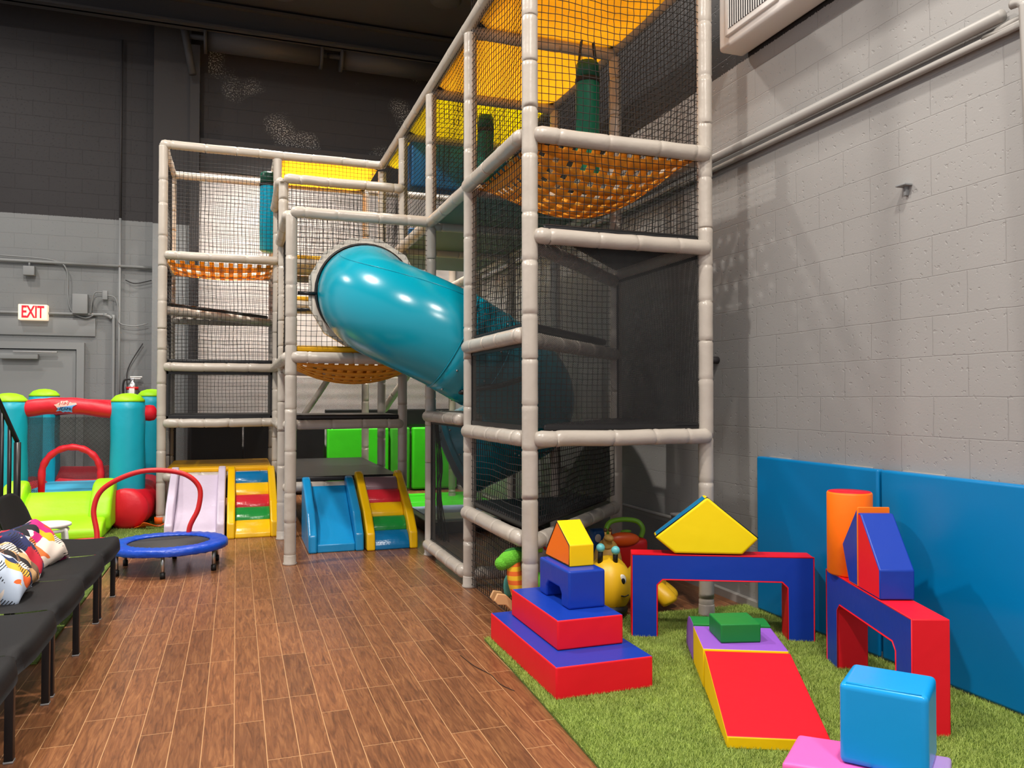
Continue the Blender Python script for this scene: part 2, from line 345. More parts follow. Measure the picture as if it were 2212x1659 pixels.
def pipe_edges(name, prof, o, u, d, m_, parent, r=.0035):
    u = Vector((u[0], u[1], 0)).normalized(); o = Vector(o)+Vector((d[0], d[1], 0)); bm = bmesh.new()
    tube(bm, [o+u*s+Vector((0, 0, z)) for s, z in prof], r, 6, closed=True)
    return obj(name, bm, m_, parent)

# ================================================================ SETTING
def struct(name, bm, m_, smooth=False):
    return obj(name, bm, m_, None, smooth=smooth, kind='structure')
bm = bmesh.new(); addbox(bm, (-6, -3.5, -.1), (3.3, 11.9, 0)); struct('floor', bm, 'floor')
bm = bmesh.new(); addbox(bm, (3.18, -3.5, 0), (3.4, 11.75, 6.7)); struct('wall_right', bm, 'wall_right')
bm = bmesh.new(); addbox(bm, (-6, 11.75, 0), (3.4, 11.95, 6.7)); struct('wall_back', bm, 'wall_back')
bm = bmesh.new(); addbox(bm, (-6, -3.5, 6.62), (3.4, 11.95, 6.75)); struct('ceiling', bm, 'darker')
# pilaster beside the roller door: grey below the paint line, dark above
bm = bmesh.new(); addbox(bm, (-1.08, 11.58, 0), (-.62, 11.76, 3.72)); addbox(bm, (-1.08, 11.58, 3.72), (-.62, 11.76, 6.62), 1)
struct('trim_1', bm, ['pilaster', 'darkpaint'])
# baseboard curb along the right wall
bm = bmesh.new(); addbox(bm, (3.14, 2, 0), (3.19, 11.7, .05)); struct('baseboard_right', bm, 'conduit')
# roller door
bm = bmesh.new(); addbox(bm, (-.5, 11.66, 0), (3.1, 11.74, 4.5)); struct('door_2', bm, 'garage')
bm = bmesh.new(); addbox(bm, (-.6, 11.6, 4.5), (3.17, 11.74, 4.95)); addbox(bm, (-.62, 11.52, 0), (-.5, 11.7, 6.2)); struct('trim_2', bm, 'darkpaint')
# exit door
door = struct('door_1', rbox((-3.0, 11.69, .01), (-2.0, 11.735, 1.99), .004), 'wallgrey')
bm = bmesh.new(); addbox(bm, (-3.1, 11.66, 2.0), (-1.9, 11.75, 2.09)); addbox(bm, (-1.99, 11.66, 0), (-1.9, 11.75, 2.0)); addbox(bm, (-3.1, 11.66, 0), (-3.01, 11.75, 2.0))
obj('door_frame', bm, 'wallgrey', door, smooth=False)
d = obj('door_closer', rbox((-2.85, 11.6, 1.86), (-2.42, 11.68, 1.93), .01), 'wallgrey', door)
obj('closer_arm', rbox((-2.7, 11.58, 1.945), (-2.2, 11.62, 1.965), .004), 'galv', d)
obj('header_panel', rbox((-3.2, 11.725, 2.18), (-1.78, 11.745, 2.42), .004), 'wallgrey', door)

# ceiling beams
for y, z, h in ((11.1, 6.25, .3), (8.7, 6.2, .36), (5.6, 6.2, .36)):
    bm = bmesh.new()
    addbox(bm, (-6, y-.11, z), (3.17, y+.11, z+.03)); addbox(bm, (-6, y-.02, z), (3.17, y+.02, z+h+.1)); addbox(bm, (-6, y-.11, z+h), (3.17, y+.11, z+h+.03))
    o = obj('ceiling_beam', bm, 'darker', smooth=False); o['kind'] = 'structure'; o.name = 'trim_3'
# ceiling lamps (fixtures over the lights; the last goes with the added mat light)
for i, (x, y) in enumerate(((-1.2, 2.4), (1.5, 1.2), (-1.6, 6.3), (.5, 10.2), (-3.6, 9.0), (2.2, 6.6), (2.5, 9.7))):
    t_ = thing('ceiling_lamp', 'round black hall lamp hanging from the dark ceiling', 'lamp', (x, y, 6.42), 0, 'hall lamps')
    bm = bmesh.new(); lathe(bm, [(.16, .0), (.2, .02), (.2, .05), (.08, .14), (.05, .16)]); obj('lamp_shade', bm, 'darker', t_)
    tb('lamp_rod', [(0, 0, .15), (0, 0, .22)], .012, 'darker', t_)

# roller door barrels
def barrel(x0, x1, label):
    t_ = thing('roller_shutter_barrel', label, 'shutter barrel', (x0, 11.32, 6.22))
    tb('barrel', [(0, 0, 0), (x1-x0, 0, 0)], .16, 'darkpaint', t_, n=28)
    for x in (0, x1-x0): tb('end_plate', [(x-.02, 0, 0), (x+.02, 0, 0)], .2, 'darker', t_, n=24)
    tb('axle', [(-.2, 0, 0), (x1-x0+.12, 0, 0)], .035, 'darkpaint', t_)
barrel(-.42, 1.1, 'dark coiled shutter barrel on the black wall, beside the column')
barrel(1.38, 3.0, 'dark coiled shutter barrel ending behind the yellow climbing roof')
tag(tb('hanging_duct_strut', [(-.74, 11.3, 6.6), (-.58, 11.3, 5.7)], .05, 'darker'), 'dark strut hanging beside the column top', 'strut')

# ---- services on the back wall
bm = bmesh.new()
tube(bm, [(-4.5, 11.7, 3.15), (-1.1, 11.7, 3.13)], .022, 8)
tag(obj('conduit_pipe', bm, 'wallgrey'), 'grey horizontal conduit running above the exit sign', 'pipe')
tag(tb('conduit_pipe', smoothpath([(-1.56, 11.7, .4), (-1.56, 11.7, 2.3), (-1.58, 11.7, 2.42), (-1.68, 11.7, 2.47), (-1.9, 11.7, 2.47), (-4.5, 11.7, 2.46)], 6), .02, 'wallgrey', n=8), 'grey conduit bending down beside the exit door', 'pipe')
bm = bmesh.new(); tube(bm, [(-1.49, 11.7, .3), (-1.49, 11.7, 3.78)], .016, 8); tube(bm, [(-1.49, 11.7, 3.78), (-1.49, 11.7, 6.2)], .016, 8, mi=1)
tag(obj('conduit_pipe', bm, ['wallgrey', 'darkpaint']), 'thin upright conduit rising to the ceiling left of the column', 'pipe')
t_ = thing('junction_box', 'small square grey box under the long horizontal conduit', 'junction box', (-2.55, 11.7, 3.02))
obj('box_body', rbox((-.06, -.06, -.07), (.07, .03, .05), .006), 'wallgrey', t_); tb('stub_pipe', [(0, 0, .05), (0, 0, .12)], .012, 'wallgrey', t_)
t_ = thing('junction_box', 'tall grey control box between exit sign and upright pipes', 'junction box', (-1.95, 11.7, 2.6))
obj('box_body', rbox((-.09, -.08, -.13), (.09, .03, .13), .006), 'wallgrey', t_)
t_ = thing('cable_clamp', 'small grey cable splitter with curled cables right of the control box', 'clamp', (-1.66, 11.69, 2.73))
obj('clamp_body', rbox((-.03, -.04, -.06), (.03, .02, .06), .004), 'wallgrey', t_)
tb('cable', smoothpath([(-.02, -.02, .04), (-.12, -.02, .03), (-.16, -.01, -.1), (-.17, -.01, -.25)], 6), .008, 'wallgrey', t_, n=6)
tb('cable', smoothpath([(.02, -.02, 0), (.12, -.02, -.03), (.16, -.01, -.2), (.17, -.01, -.36), (.35, -.01, -.4), (.52, -.02, -.36)], 6), .007, 'wallgrey', t_, n=6)
tag(tb('loose_cable', smoothpath([(-2.9, 11.7, 3.2), (-2.3, 11.7, 3.17), (-2.12, 11.69, 3.05), (-2.1, 11.69, 2.7), (-2.05, 11.69, 2.5), (-1.9, 11.69, 2.42), (-1.8, 11.69, 2.46)], 8), .009, 'wallgrey', n=6), 'grey cable looping down beside the tall control box', 'cable')
tag(tb('loose_cable', smoothpath([(-1.42, 11.7, 2.95), (-1.3, 11.7, 2.91), (-1.1, 11.7, 2.96)], 6), .007, 'darkpaint', n=6), 'short sagging dark cable left of the column', 'cable')
tag(tb('loose_cable', smoothpath([(-1.38, 11.7, 1.45), (-1.38, 11.7, 1.75), (-1.2, 11.7, 2.1)], 6), .007, 'darkpaint', n=6), 'thin dark cable rising slanted above the extinguisher', 'cable')
# exit sign
t_ = thing('exit_sign', 'lit white exit sign with red letters above the door', 'sign', (-2.49, 11.64, 2.47))
obj('sign_box', rbox((-.165, -.02, -.1), (.165, .09, .1), .01), 'exitface', t_)
cu = bpy.data.curves.new('t', 'FONT'); cu.body = 'EXIT'; cu.size = .2; cu.align_x = 'CENTER'; cu.align_y = 'CENTER'; cu.extrude = .003; cu.space_character = .95; cu.offset = .004
tmp = bpy.data.objects.new('tmp', cu); C.objects.link(tmp); bpy.context.view_layer.update()
me = bpy.data.meshes.new_from_object(tmp.evaluated_get(bpy.context.evaluated_depsgraph_get())); bpy.data.objects.remove(tmp)
me.materials.clear(); me.materials.append(M['exitred'])
o = bpy.data.objects.new('exit_lettering', me); C.objects.link(o); o.parent = t_; o.rotation_euler = (PI/2, 0, 0); o.location = (0, -.024, -.005); o.scale = (.66, 1.1, 1)
# extinguisher
t_ = thing('fire_extinguisher', 'silver and red fire extinguisher on the grey back wall', 'fire extinguisher', (-1.32, 11.665, 1.3)); obj('wall_bracket', rbox((-.03, .06, .05), (.03, .09, .25), .003), 'darkpaint', t_)
bm = bmesh.new(); lathe(bm, [(.07, 0), (.075, .02), (.075, .2), (.05, .26), (.022, .28), (.022, .3)]); obj('cylinder_body', bm, 'steel', t_)
bm = bmesh.new(); lathe(bm, [(.0765, .17), (.0765, .21)]); obj('red_band', bm, 'toyred', t_, label='red label band')
obj('label_panel', rbox((-.03, -.082, .06), (.035, -.074, .19), .002), 'white', t_)
obj('valve', rbox((-.025, -.02, .29), (.025, .02, .33), .006), 'steel', t_); obj('handle', rbox((-.03, -.012, .335), (.12, .012, .352), .005), 'white', t_)
obj('lever', rbox((-.02, -.012, .315), (.1, .012, .326), .004), 'white', t_)
tb('hose', smoothpath([(-.02, -.01, .31), (-.09, -.02, .3), (-.11, -.02, .2), (-.1, -.02, .03)], 6), .012, 'rubber', t_, n=8)

# ---- right wall services
tag(tb('conduit_pipe', [(3.14, 11.5, 3.06), (3.14, 2.5, 3.02)], .028, 'conduit', n=12), 'thick cream conduit running the length of the right wall', 'pipe')
tag(tb('conduit_pipe', smoothpath([(3.15, 11.5, 2.985), (3.15, 3.0, 2.95), (3.15, 2.6, 2.96), (3.15, 2.3, 2.98), (3.15, 1.6, 2.98)], 4), .018, 'conduit', n=8), 'thin conduit just under the thick one on the right wall', 'pipe')
tag(tb('conduit_pipe', smoothpath([(3.13, 2.45, 3.04), (3.13, 2.4, 3.02), (3.13, 2.39, 2.9), (3.13, 2.36, 2.0), (3.13, 2.3, 1.2)], 5), .02, 'conduit', n=8), 'conduit turning down at the right edge of the wall', 'pipe')
tag(tb('conduit_pipe', [(3.15, 8.5, .44), (3.15, 5.2, .44)], .014, 'conduit', n=8), 'low thin pipe on the wall behind the toys', 'pipe')
t_ = thing('pipe_box', 'small grey box at the end of the low wall pipe', 'junction box', (3.13, 5.14, .38)); obj('box_body', rbox((-.05, -.05, -.13), (.04, .05, .1), .006), 'wallgrey', t_)
obj('box_cap', rbox((-.055, -.055, .1), (.04, .055, .115), .003), 'white', t_)
t_ = thing('wall_bracket', 'small grey metal bracket sticking out of the right wall', 'bracket', (3.18, 3.06, 2.42)); obj('hook_plate', rbox((-.05, -.03, -.004), (.01, .03, .006), .002), 'wallgrey', t_); obj('bolt', rbox((-.02, -.008, -.05), (.005, .008, 0), .002), 'wallgrey', t_)
t_ = thing('pipe_stub', 'short capped metal stub on the wall right of the climbing tower', 'pipe stub', (3.18, 4.72, 1.62)); tb('stub', [(0, 0, 0), (-.07, 0, 0)], .025, 'darkpaint', t_, n=12); tb('cap', [(-.06, 0, 0), (-.085, 0, 0)], .03, 'galv', t_, n=12)
# duct with grille
t_ = thing('air_duct', 'white boxed air duct along the top of the right wall', 'air duct', (2.98, 4.4, 3.62))
obj('duct_box', rbox((0, -5.5, 0), (.19, 0, .75), .03, 3), 'white', t_)
g = obj('vent_grille', rbox((-.02, -.62, .06), (.004, -.1, .38), .01), 'white', t_)
bm = bmesh.new(); addbox(bm, (-.0225, -.58, .1), (-.0195, -.14, .34)); obj('grille_slot_shade', bm, 'darker', g, smooth=False)  # dark sheet on the grille face, painted-in shade for the slots between fins
bm = bmesh.new()
for k in range(19):
    y = -.575+k*.0235; addbox(bm, (-.0255, y, .1), (-.0221, y+.006, .34))
obj('grille_fins', bm, 'white', g, smooth=False)

# ---- turf
def turf(name, poly, label, nblade, dens_fn=None):
    t_ = thing(name, label, 'artificial grass')
    bm = bmesh.new(); v = [bm.verts.new((x, y, .012)) for x, y in poly]; f = bm.faces.new(v)
    r = bmesh.ops.extrude_face_region(bm, geom=[f]); bmesh.ops.translate(bm, verts=[e_ for e_ in r['geom'] if isinstance(e_, bmesh.types.BMVert)], vec=(0, 0, -.011))
    bmesh.ops.recalc_face_normals(bm, faces=list(bm.faces)); obj('turf_base', bm, 'turf', t_, smooth=False)
    rng = np.random.default_rng(3); P = np.array(poly); lo, hi = P.min(0), P.max(0); pts = []
    xs = rng.random((nblade*2, 2))*(hi-lo)+lo
    inside = np.zeros(len(xs), bool); j = len(P)-1
    for i in range(len(P)):
        c_ = ((P[i, 1] > xs[:, 1]) != (P[j, 1] > xs[:, 1])) & (xs[:, 0] < (P[j, 0]-P[i, 0])*(xs[:, 1]-P[i, 1])/(P[j, 1]-P[i, 1]+1e-12)+P[i, 0])
        inside ^= c_; j = i
    xs = xs[inside][:nblade]; n = len(xs)
    a = rng.random(n)*2*PI; h = .007+rng.random(n)*.015; lean = rng.random((n, 2))*.03-.015; wd = .0016
    V = np.zeros((n, 3, 3)); dx = np.cos(a)*wd; dy = np.sin(a)*wd
    V[:, 0, 0] = xs[:, 0]-dx; V[:, 0, 1] = xs[:, 1]-dy; V[:, 1, 0] = xs[:, 0]+dx; V[:, 1, 1] = xs[:, 1]+dy
    V[:, 2, 0] = xs[:, 0]+lean[:, 0]; V[:, 2, 1] = xs[:, 1]+lean[:, 1]; V[:, :2, 2] = .01; V[:, 2, 2] = .01+h
    me = bpy.data.meshes.new('grass_blades'); me.vertices.add(n*3); me.vertices.foreach_set('co', V.ravel())
    me.loops.add(n*3); me.loops.foreach_set('vertex_index', np.arange(n*3)); me.polygons.add(n)
    me.polygons.foreach_set('loop_start', np.arange(n)*3); me.update(calc_edges=True); me.materials.append(M['blade'])
    o = bpy.data.objects.new('grass_blades', me); C.objects.link(o); o.parent = t_; o['kind'] = 'stuff'
turf('turf_mat', [(1.315, 4.22), (1.285, 3.33), (1.255, 2.64), (1.2, 1.4), (3.13, 1.4), (3.13, 4.34), (2.27, 4.37), (1.9, 4.3)], 'green artificial grass mat under the foam blocks', 330000)
turf('turf_mat', [(-3.6, 4.6), (-.95, 4.6), (-.95, 7.7), (-.62, 8.2), (-.62, 9.0), (-.85, 9.3), (-.85, 11.5), (-3.6, 11.5)], 'green artificial grass behind the chairs and under the bouncer', 60000)

# ================================================================ PLAY STRUCTURE
X0, X1, X2, X3 = -.75, .42, 1.59, 2.76
Y0, Y1, Y2, Y3, Y4, Y5 = 4.23, 5.46, 6.68, 7.9, 9.12, 10.34
PS = thing('play_structure', 'tall padded climbing frame with black nets, decks and yellow roofs', 'climbing frame')
PR = .047
rnd = random.Random(5)
def padded(name, a, b_, r=PR, ends=True, seam=.3, m_='pad', sag=0):
    a, b_ = Vector(a), Vector(b_); Lh = (b_-a).length; d = (b_-a).normalized(); pts = []; rs = []
    side = d.orthogonal().normalized(); side2 = d.cross(side)
    s = 0; cuts = []
    p0 = .06+rnd.random()*.1
    while p0 < Lh-.08: cuts.append(p0); p0 += seam*(.75+rnd.random()*.5)
    ks = [0, .012, .045] if ends else [0, .01]
    er = [.45, .82, 1.02] if ends else [1, 1]
    S = [(k, q) for k, q in zip(ks, er)]
    for c in cuts: S += [(c-.035, 1.0), (c-.012, 1.01), (c-.004, .93), (c+.002, .93), (c+.01, 1.02), (c+.035, 1.0), (c+seam*.4, .99)]
    S += [(Lh-k, q) for k, q in zip(ks, er)]
    S = sorted([x_ for x_ in S if 0 <= x_[0] <= Lh])
    last = -1; F = []
    for k, q in S:
        if k-last > .001: F.append((k, q)); last = k
    for k, q in F:
        w_ = .002*math.sin(k*7+rnd.random()*3)
        pts.append(a+d*k+side*w_+side2*w_*.6+Vector((0, 0, -sag*math.sin(PI*k/Lh)))); rs.append(r*q)
    bm = bmesh.new(); tube(bm, pts, rs, 16); o = obj(name, bm, m_, PS); return o
POSTS = []
def post(x, y, z1, z0=0):
    padded('post', (x, y, z0), (x, y, z1), ends=False); bm = bmesh.new(); lathe(bm, [(.056, 0), (.056, .012), (.05, .02), (.049, .075), (.047, .08)], (x, y, 0), 20)
    obj('post_foot', bm, 'pad', PS)
for x, y, z in ((X0, Y4, 4.05), (X0, Y5, 4.05), (X1, Y4, 4.02), (X1, Y5, 4.05), (X1, Y3, 3.46), (X1, Y2, 2.86), (X2, Y0, 4.62), (X2, Y1, 4.0), (X2, Y2, 4.0), (X2, Y3, 4.0), (X2, Y4, 4.0), (X2, Y5, 4.05),
                (X3, Y0, 4.62), (X3, Y1, 4.0), (X3, Y2, 4.0), (X3, Y3, 4.0), (X3, Y4, 4.0), (X3, Y5, 4.0)):
    post(x, y, z)
def rx(y, z, a, b_, **k): return padded('rail', (a+.0, y, z), (b_-.0, y, z), **k)
def ry(x, z, a, b_, **k): return padded('rail', (x, a, z), (x, b_, z), **k)
o_ = .02
# left tower
F_ = Y4-.035
for z in (2.88, 1.69, 1.09): rx(F_, z, X0+o_, X1+o_)
for z in (.52, .07): rx(F_, z, X0+.02, X1)
padded('rail', (X0-.03, Y4, 4.07), (X2+.02, Y4, 4.07)); 
for z in (4.07, 2.88, 2.3, 1.69, 1.09, .5): rx(Y5, z, X0, X1)
rx(Y5, 4.07, X1, X3); rx(Y5, 2.88, X1, X3); rx(Y5, 1.1, X1, X2)
for z in (4.07, 2.88, 1.69, 1.09): ry(X0, z, Y4, Y5)
for z in (4.07, 2.88, 1.69): ry(X1, z, Y4, Y5)
padded('rail', (X0+.02, Y4+.06, 2.3), (X1-.02, Y5-.05, 2.3))
# middle steps
rx(Y3-.03, 3.48, X1, X2); rx(Y2-.035, 2.88, X1-.01, X2-.01); rx(Y2-.03, 1.69, X1, X2+.0); rx(Y3-.03, 1.62, X1, X2)
rx(Y3-.03, 1.1, X1, X2); rx(Y3-.03, .5, X1, X2); rx(Y4, 2.88, X1, X2); rx(Y3, 2.26, X1, X2); rx(Y4, 1.66, X1, X2)
ry(X1-.03, 3.46, Y3, Y4-.02); ry(X1-.03, 2.86, Y2, Y3); ry(X1-.03, 1.69, Y2, Y4); ry(X1-.02, 1.1, Y3, Y4)
# right block side (x2)
padded('rail', (X2, Y4+.02, 4.07), (X2, Y0, 4.07), r=.046, seam=.42)
ry(X2-.03, 2.88, Y0+.03, Y1+.0); ry(X2-.01, 2.88, Y1-.02, Y2); ry(X2-.02, 2.88, Y2, Y4)
for z in (1.72, 1.12, .54): ry(X2-.03, z, Y0+.03, Y1-.0)
ry(X2-.03, 1.2, Y1+.1, Y2+.02); ry(X2-.03, .1, Y1+.02, Y2)
ry(X2, 1.69, Y2, Y4); 
# front
for z in (2.87, 2.285, 1.12): rx(Y0-.035, z, X2+.01, X3+.01)
rx(Y0, 4.45, X2, X3)
# right wall side and inner cross rails
for z in (4.07, 2.88, 2.3): ry(X3, z, Y0, Y1)
ry(X3, 4.07, Y1, Y5); ry(X3, 2.88, Y1, Y5); ry(X3, 1.12, Y0, Y1)
for y in (Y1, Y2, Y3): rx(y, 4.02, X2, X3); rx(y, 2.86, X2, X3)
rx(Y1, .09, X2, X3); rx(Y2, 1.2, X2, X3)
for z in (2.25, 1.69, 1.1, .52): padded('rail', (X2+.02, Y0+.02, z), (X3-.01, Y1-.01, z))

padded('rail', (1.1, 9.3, 1.72), (.55, 9.6, .85), r=.035, m_='pad')      # diagonal brace
padded('rail', (2.3, 9.2, 2.2), (1.75, 9.9, 1.2), r=.045)

# decks -------------------------------------------------------------
def deck(poly, z, m_='black', th=.05, off=.018):
    bm = bmesh.new(); A = [bm.verts.new((x, y, z)) for x, y in poly]; B = [bm.verts.new((x, y, z+th)) for x, y in poly]
    bm.faces.new(A[::-1]); bm.faces.new(B); n = len(poly)
    for i in range(n): bm.faces.new((A[i], A[(i+1) % n], B[(i+1) % n], B[i]))
    bmesh.ops.recalc_face_normals(bm, faces=list(bm.faces)); bevel(bm, off, 3); return obj('deck_mat', bm, m_, PS, smooth=False, label={'black': 'black deck mat'}.get(m_, 'yellow deck mat'))
q = .045
tA = [(X2+q-.03, Y0+.08), (X2+q-.03, Y1-q), (X3-.1, Y1-q)]; tC = [(X2+.08, Y0+.0), (X3-q, Y0+.0), (X3-q, Y1-.08)]
deck(tA, .575); deck(tC, 1.155); deck(tA, 1.755); deck(tC, 2.32)
deck([(X2+q, Y1+q), (X3-q, Y1+q), (X3-q, Y2-q), (X2+q, Y2-q)], 2.9); deck([(X2+q, Y2+q), (X3-q, Y2+q), (X3-q, Y4-q), (X2+q, Y4-q)], 2.9)
deck([(X1+q, Y2+.0), (X2-q, Y2+.0), (X2-q, Y3-q), (X1+q, Y3-q)], 1.74, 'amber'); deck([(X1+q, Y3-.02), (X2-q, Y3-.02), (X2-q, Y4-q), (X1+q, Y4-q)], 2.3, 'amber')
deck([(X1+q, Y4), (X2-q, Y4), (X2-q, Y5-q), (X1+q, Y5-q)], 2.92, 'amber'); deck([(X1+q, Y3-.03), (X2-q, Y3-.03), (X2-q, Y4-.3), (X1+q, Y4-.3)], 1.145)
deck([(X1+q, Y3-.03), (X2-q, Y3-.03), (X2-q, Y5-q), (X1+q, Y5-q)], .545)
deck([(X0+q, Y4-.05), (X1-q, Y4-.05), (X1-q, Y5-q), (X0+q, Y5-q)], .56, 'amber', .05)
deck([(X0+q, Y4+.1), (X1-q, Y5-q), (X0+q, Y5-q)], 2.34)
deck([(X0+q, Y4+.05), (X1-q, Y4+.05), (X1-q, Y5-q), (X0+q, Y5-q)], 1.73)
deck([(X0+q, Y4+.05), (X1-q, Y4+.05), (X1-q, Y5-q), (X0+q, Y5-q)], 1.13)
# grey-green boards under the black decks
for (a, b_, c, d) in ((X2+.05, Y1+.05, X3-.05, Y2-.05), (X2+.05, Y2+.05, X3-.05, Y4-.05)):
    bm = bmesh.new(); addbox(bm, (a, b_, 2.875), (c, d, 2.895)); obj('deck_board', bm, mat('painted_board', (110, 126, 122), .6), PS, smooth=False)

# woven sagging webs -------------------------------------------------
def web(x0, x1, y0, y1, z, sag, nx, ny, m_='web', cover=.62, lift=0):
    bm = bmesh.new(); K = 14
    def S(u, v): return Vector((x0+(x1-x0)*u, y0+(y1-y0)*v, z-sag*((4*u*(1-u))**.8)*((4*v*(1-v))**.8)+lift*v))
    for i in range(nx):
        u0 = (i+.5-cover/2)/nx; u1 = (i+.5+cover/2)/nx
        for k in range(K):
            a, b_ = k/K, (k+1)/K; o1 = Vector((0, 0, .004*math.sin((k+i)*PI)))
            bm.faces.new([bm.verts.new(S(*p)+o1) for p in ((u0, a), (u1, a), (u1, b_), (u0, b_))])
    for i in range(ny):
        v0 = (i+.5-cover/2)/ny; v1 = (i+.5+cover/2)/ny
        for k in range(K):
            a, b_ = k/K, (k+1)/K; o1 = Vector((0, 0, -.004))
            bm.faces.new([bm.verts.new(S(*p)+o1) for p in ((a, v0), (b_, v0), (b_, v1), (a, v1))])
    bmesh.ops.remove_doubles(bm, verts=list(bm.verts), dist=.0005)
    r = bmesh.ops.solidify(bm, geom=list(bm.faces), thickness=.003)
    return obj('woven_web', bm, m_, PS, label='orange woven strap floor')
web(X2+.04, X3-.04, Y0+.04, Y1-.04, 2.86, .27, 12, 12, cover=.62)
web(X0+.04, X1-.04, Y4+.04, Y5-.04, 2.84, .08, 11, 3, cover=.5)
web(X1+.04, X2-.04, Y2+.04, Y3-.04, 1.66, .17, 13, 10, 'web')

# nets ---------------------------------------------------------------
def net(p0, p1, z0, z1, z0b=None, z1b=None, sp=.043, hole=None, r=.0025, seed=0, name='safety_net', wob=.007, dia=False):
    """net between ground points p0 and p1"""
    p0, p1 = Vector((*p0, 0)), Vector((*p1, 0)); Lh = (p1-p0).length; d = (p1-p0).normalized(); nrm = Vector((d.y, -d.x, 0))
    z0b = z0 if z0b is None else z0b; z1b = z1 if z1b is None else z1b
    nx = max(2, round(Lh/sp)); nz = max(2, round((z1-z0)/sp)); rg = random.Random(seed+int(p0.x*100+p0.y*10+z0*7))
    ph = [rg.random()*6 for _ in range(6)]
    G = []
    for i in range(nx+1):
        u = i/nx; row = []
        for j in range(nz+1):
            v = j/nz; zz = (z0+(z0b-z0)*u)*(1-v)+(z1+(z1b-z1)*u)*v
            e = math.sin(PI*u)**.5*math.sin(PI*v)**.5 if 0 < u < 1 and 0 < v < 1 else 0
            s = u*Lh+e*wob*(math.sin(zz*9+ph[0])+rg.uniform(-.45, .45)); z_ = zz+e*wob*(math.sin(s*8+ph[1])+rg.uniform(-.45, .45))
            oo = e*.02*math.sin(s*5+ph[2])*math.sin(zz*4+ph[3])+.01*e
            row.append(p0+d*s+nrm*oo+Vector((0, 0, z_)))
        G.append(row)
    ok = (lambda p: True) if hole is None else (lambda p: (p-hole[0]).length > hole[1])
    verts, faces = [], []
    def strand(P, a1, a2):
        base = None
        for k, p in enumerate(P):
            if not ok(p): base = None; continue
            i0 = len(verts)
            for th in (0, 2.094, 4.189): verts.append(p+(a1*math.cos(th)+a2*math.sin(th))*r)
            if base is not None:
                for q_ in range(3): faces.append((base+q_, base+(q_+1) % 3, i0+(q_+1) % 3, i0+q_))
            base = i0
    up = Vector((0, 0, 1))
    for i in range(nx+1): strand(G[i], d, nrm)
    for j in range(nz+1): strand([G[i][j] for i in range(nx+1)], up, nrm)
    me = bpy.data.meshes.new(name); me.from_pydata(verts, [], faces); me.materials.append(M['netcord'])
    o = bpy.data.objects.new(name, me); C.objects.link(o); o.parent = PS; return o
e_ = .03
# left tower
net((X0+e_, Y4), (X1-e_, Y4), 2.92, 4.04); net((X0+e_, Y4), (X1-e_, Y4), 1.73, 2.84)
net((X0+e_, Y5), (X1-e_, Y5), 1.12, 4.04, seed=3); net((X0, Y4+e_), (X0, Y5-e_), 1.12, 4.04, seed=4); net((X1, Y4+e_), (X1, Y5-e_), 1.75, 2.86, seed=4)
# middle
net((X1+e_, Y4), (X2-e_, Y4), 2.95, 4.04, seed=5); net((X1+e_, Y3-.02), (X2-e_, Y3-.02), 2.36, 3.45, seed=6)
net((X1+e_, Y2-.02), (X2-e_, Y2-.02), 1.78, 2.85, seed=7, hole=(Vector((1.03, Y2-.02, 2.24)), .44)); net((X1+e_, Y5), (X2-e_, Y5), 3.0, 4.0, seed=5)
net((X1, Y2+e_), (X1, Y3-e_), 1.72, 2.84, seed=8); net((X1, Y3+e_), (X1, Y4-e_), 1.72, 3.44, seed=9)
# right block
net((X2, Y0+e_), (X2, Y1-e_), 2.92, 4.5, seed=10); net((X2, Y0+e_), (X2, Y1-e_), 1.79, 2.83, seed=11); net((X2, Y0+e_), (X2, Y1-e_), .62, 1.08, seed=12); net((X2, Y0+e_), (X2, Y1-e_), .03, .5, seed=12)
net((X2, Y1+e_), (X2, Y2-e_), 2.92, 4.02, seed=13); net((X2, Y2+e_), (X2, Y3-e_), 2.92, 4.02, seed=14); net((X2, Y3+e_), (X2, Y4-e_), 2.92, 4.02, seed=15)
net((X2+e_, Y0), (X3-e_, Y0), 2.91, 4.5, seed=16); net((X2+e_, Y0), (X3-e_, Y0), 2.36, 2.83, seed=17)
net((X3, Y0+e_), (X3, Y1-e_), 2.34, 4.04, seed=18); net((X3, Y1+e_), (X3, Y2-e_), 2.9, 4.04, seed=19); net((X3, Y2+e_), (X3, Y3-e_), 2.9, 4.04, seed=20)
net((X2+e_, Y1), (X3-e_, Y1), 1.2, 2.82, seed=21); net((X2+.04, Y0+.05), (X3-.04, Y1-.05), .62, 1.06, seed=22, sp=.035)
net((X2+e_, Y2), (X3-e_, Y2), 2.92, 3.98, seed=23)

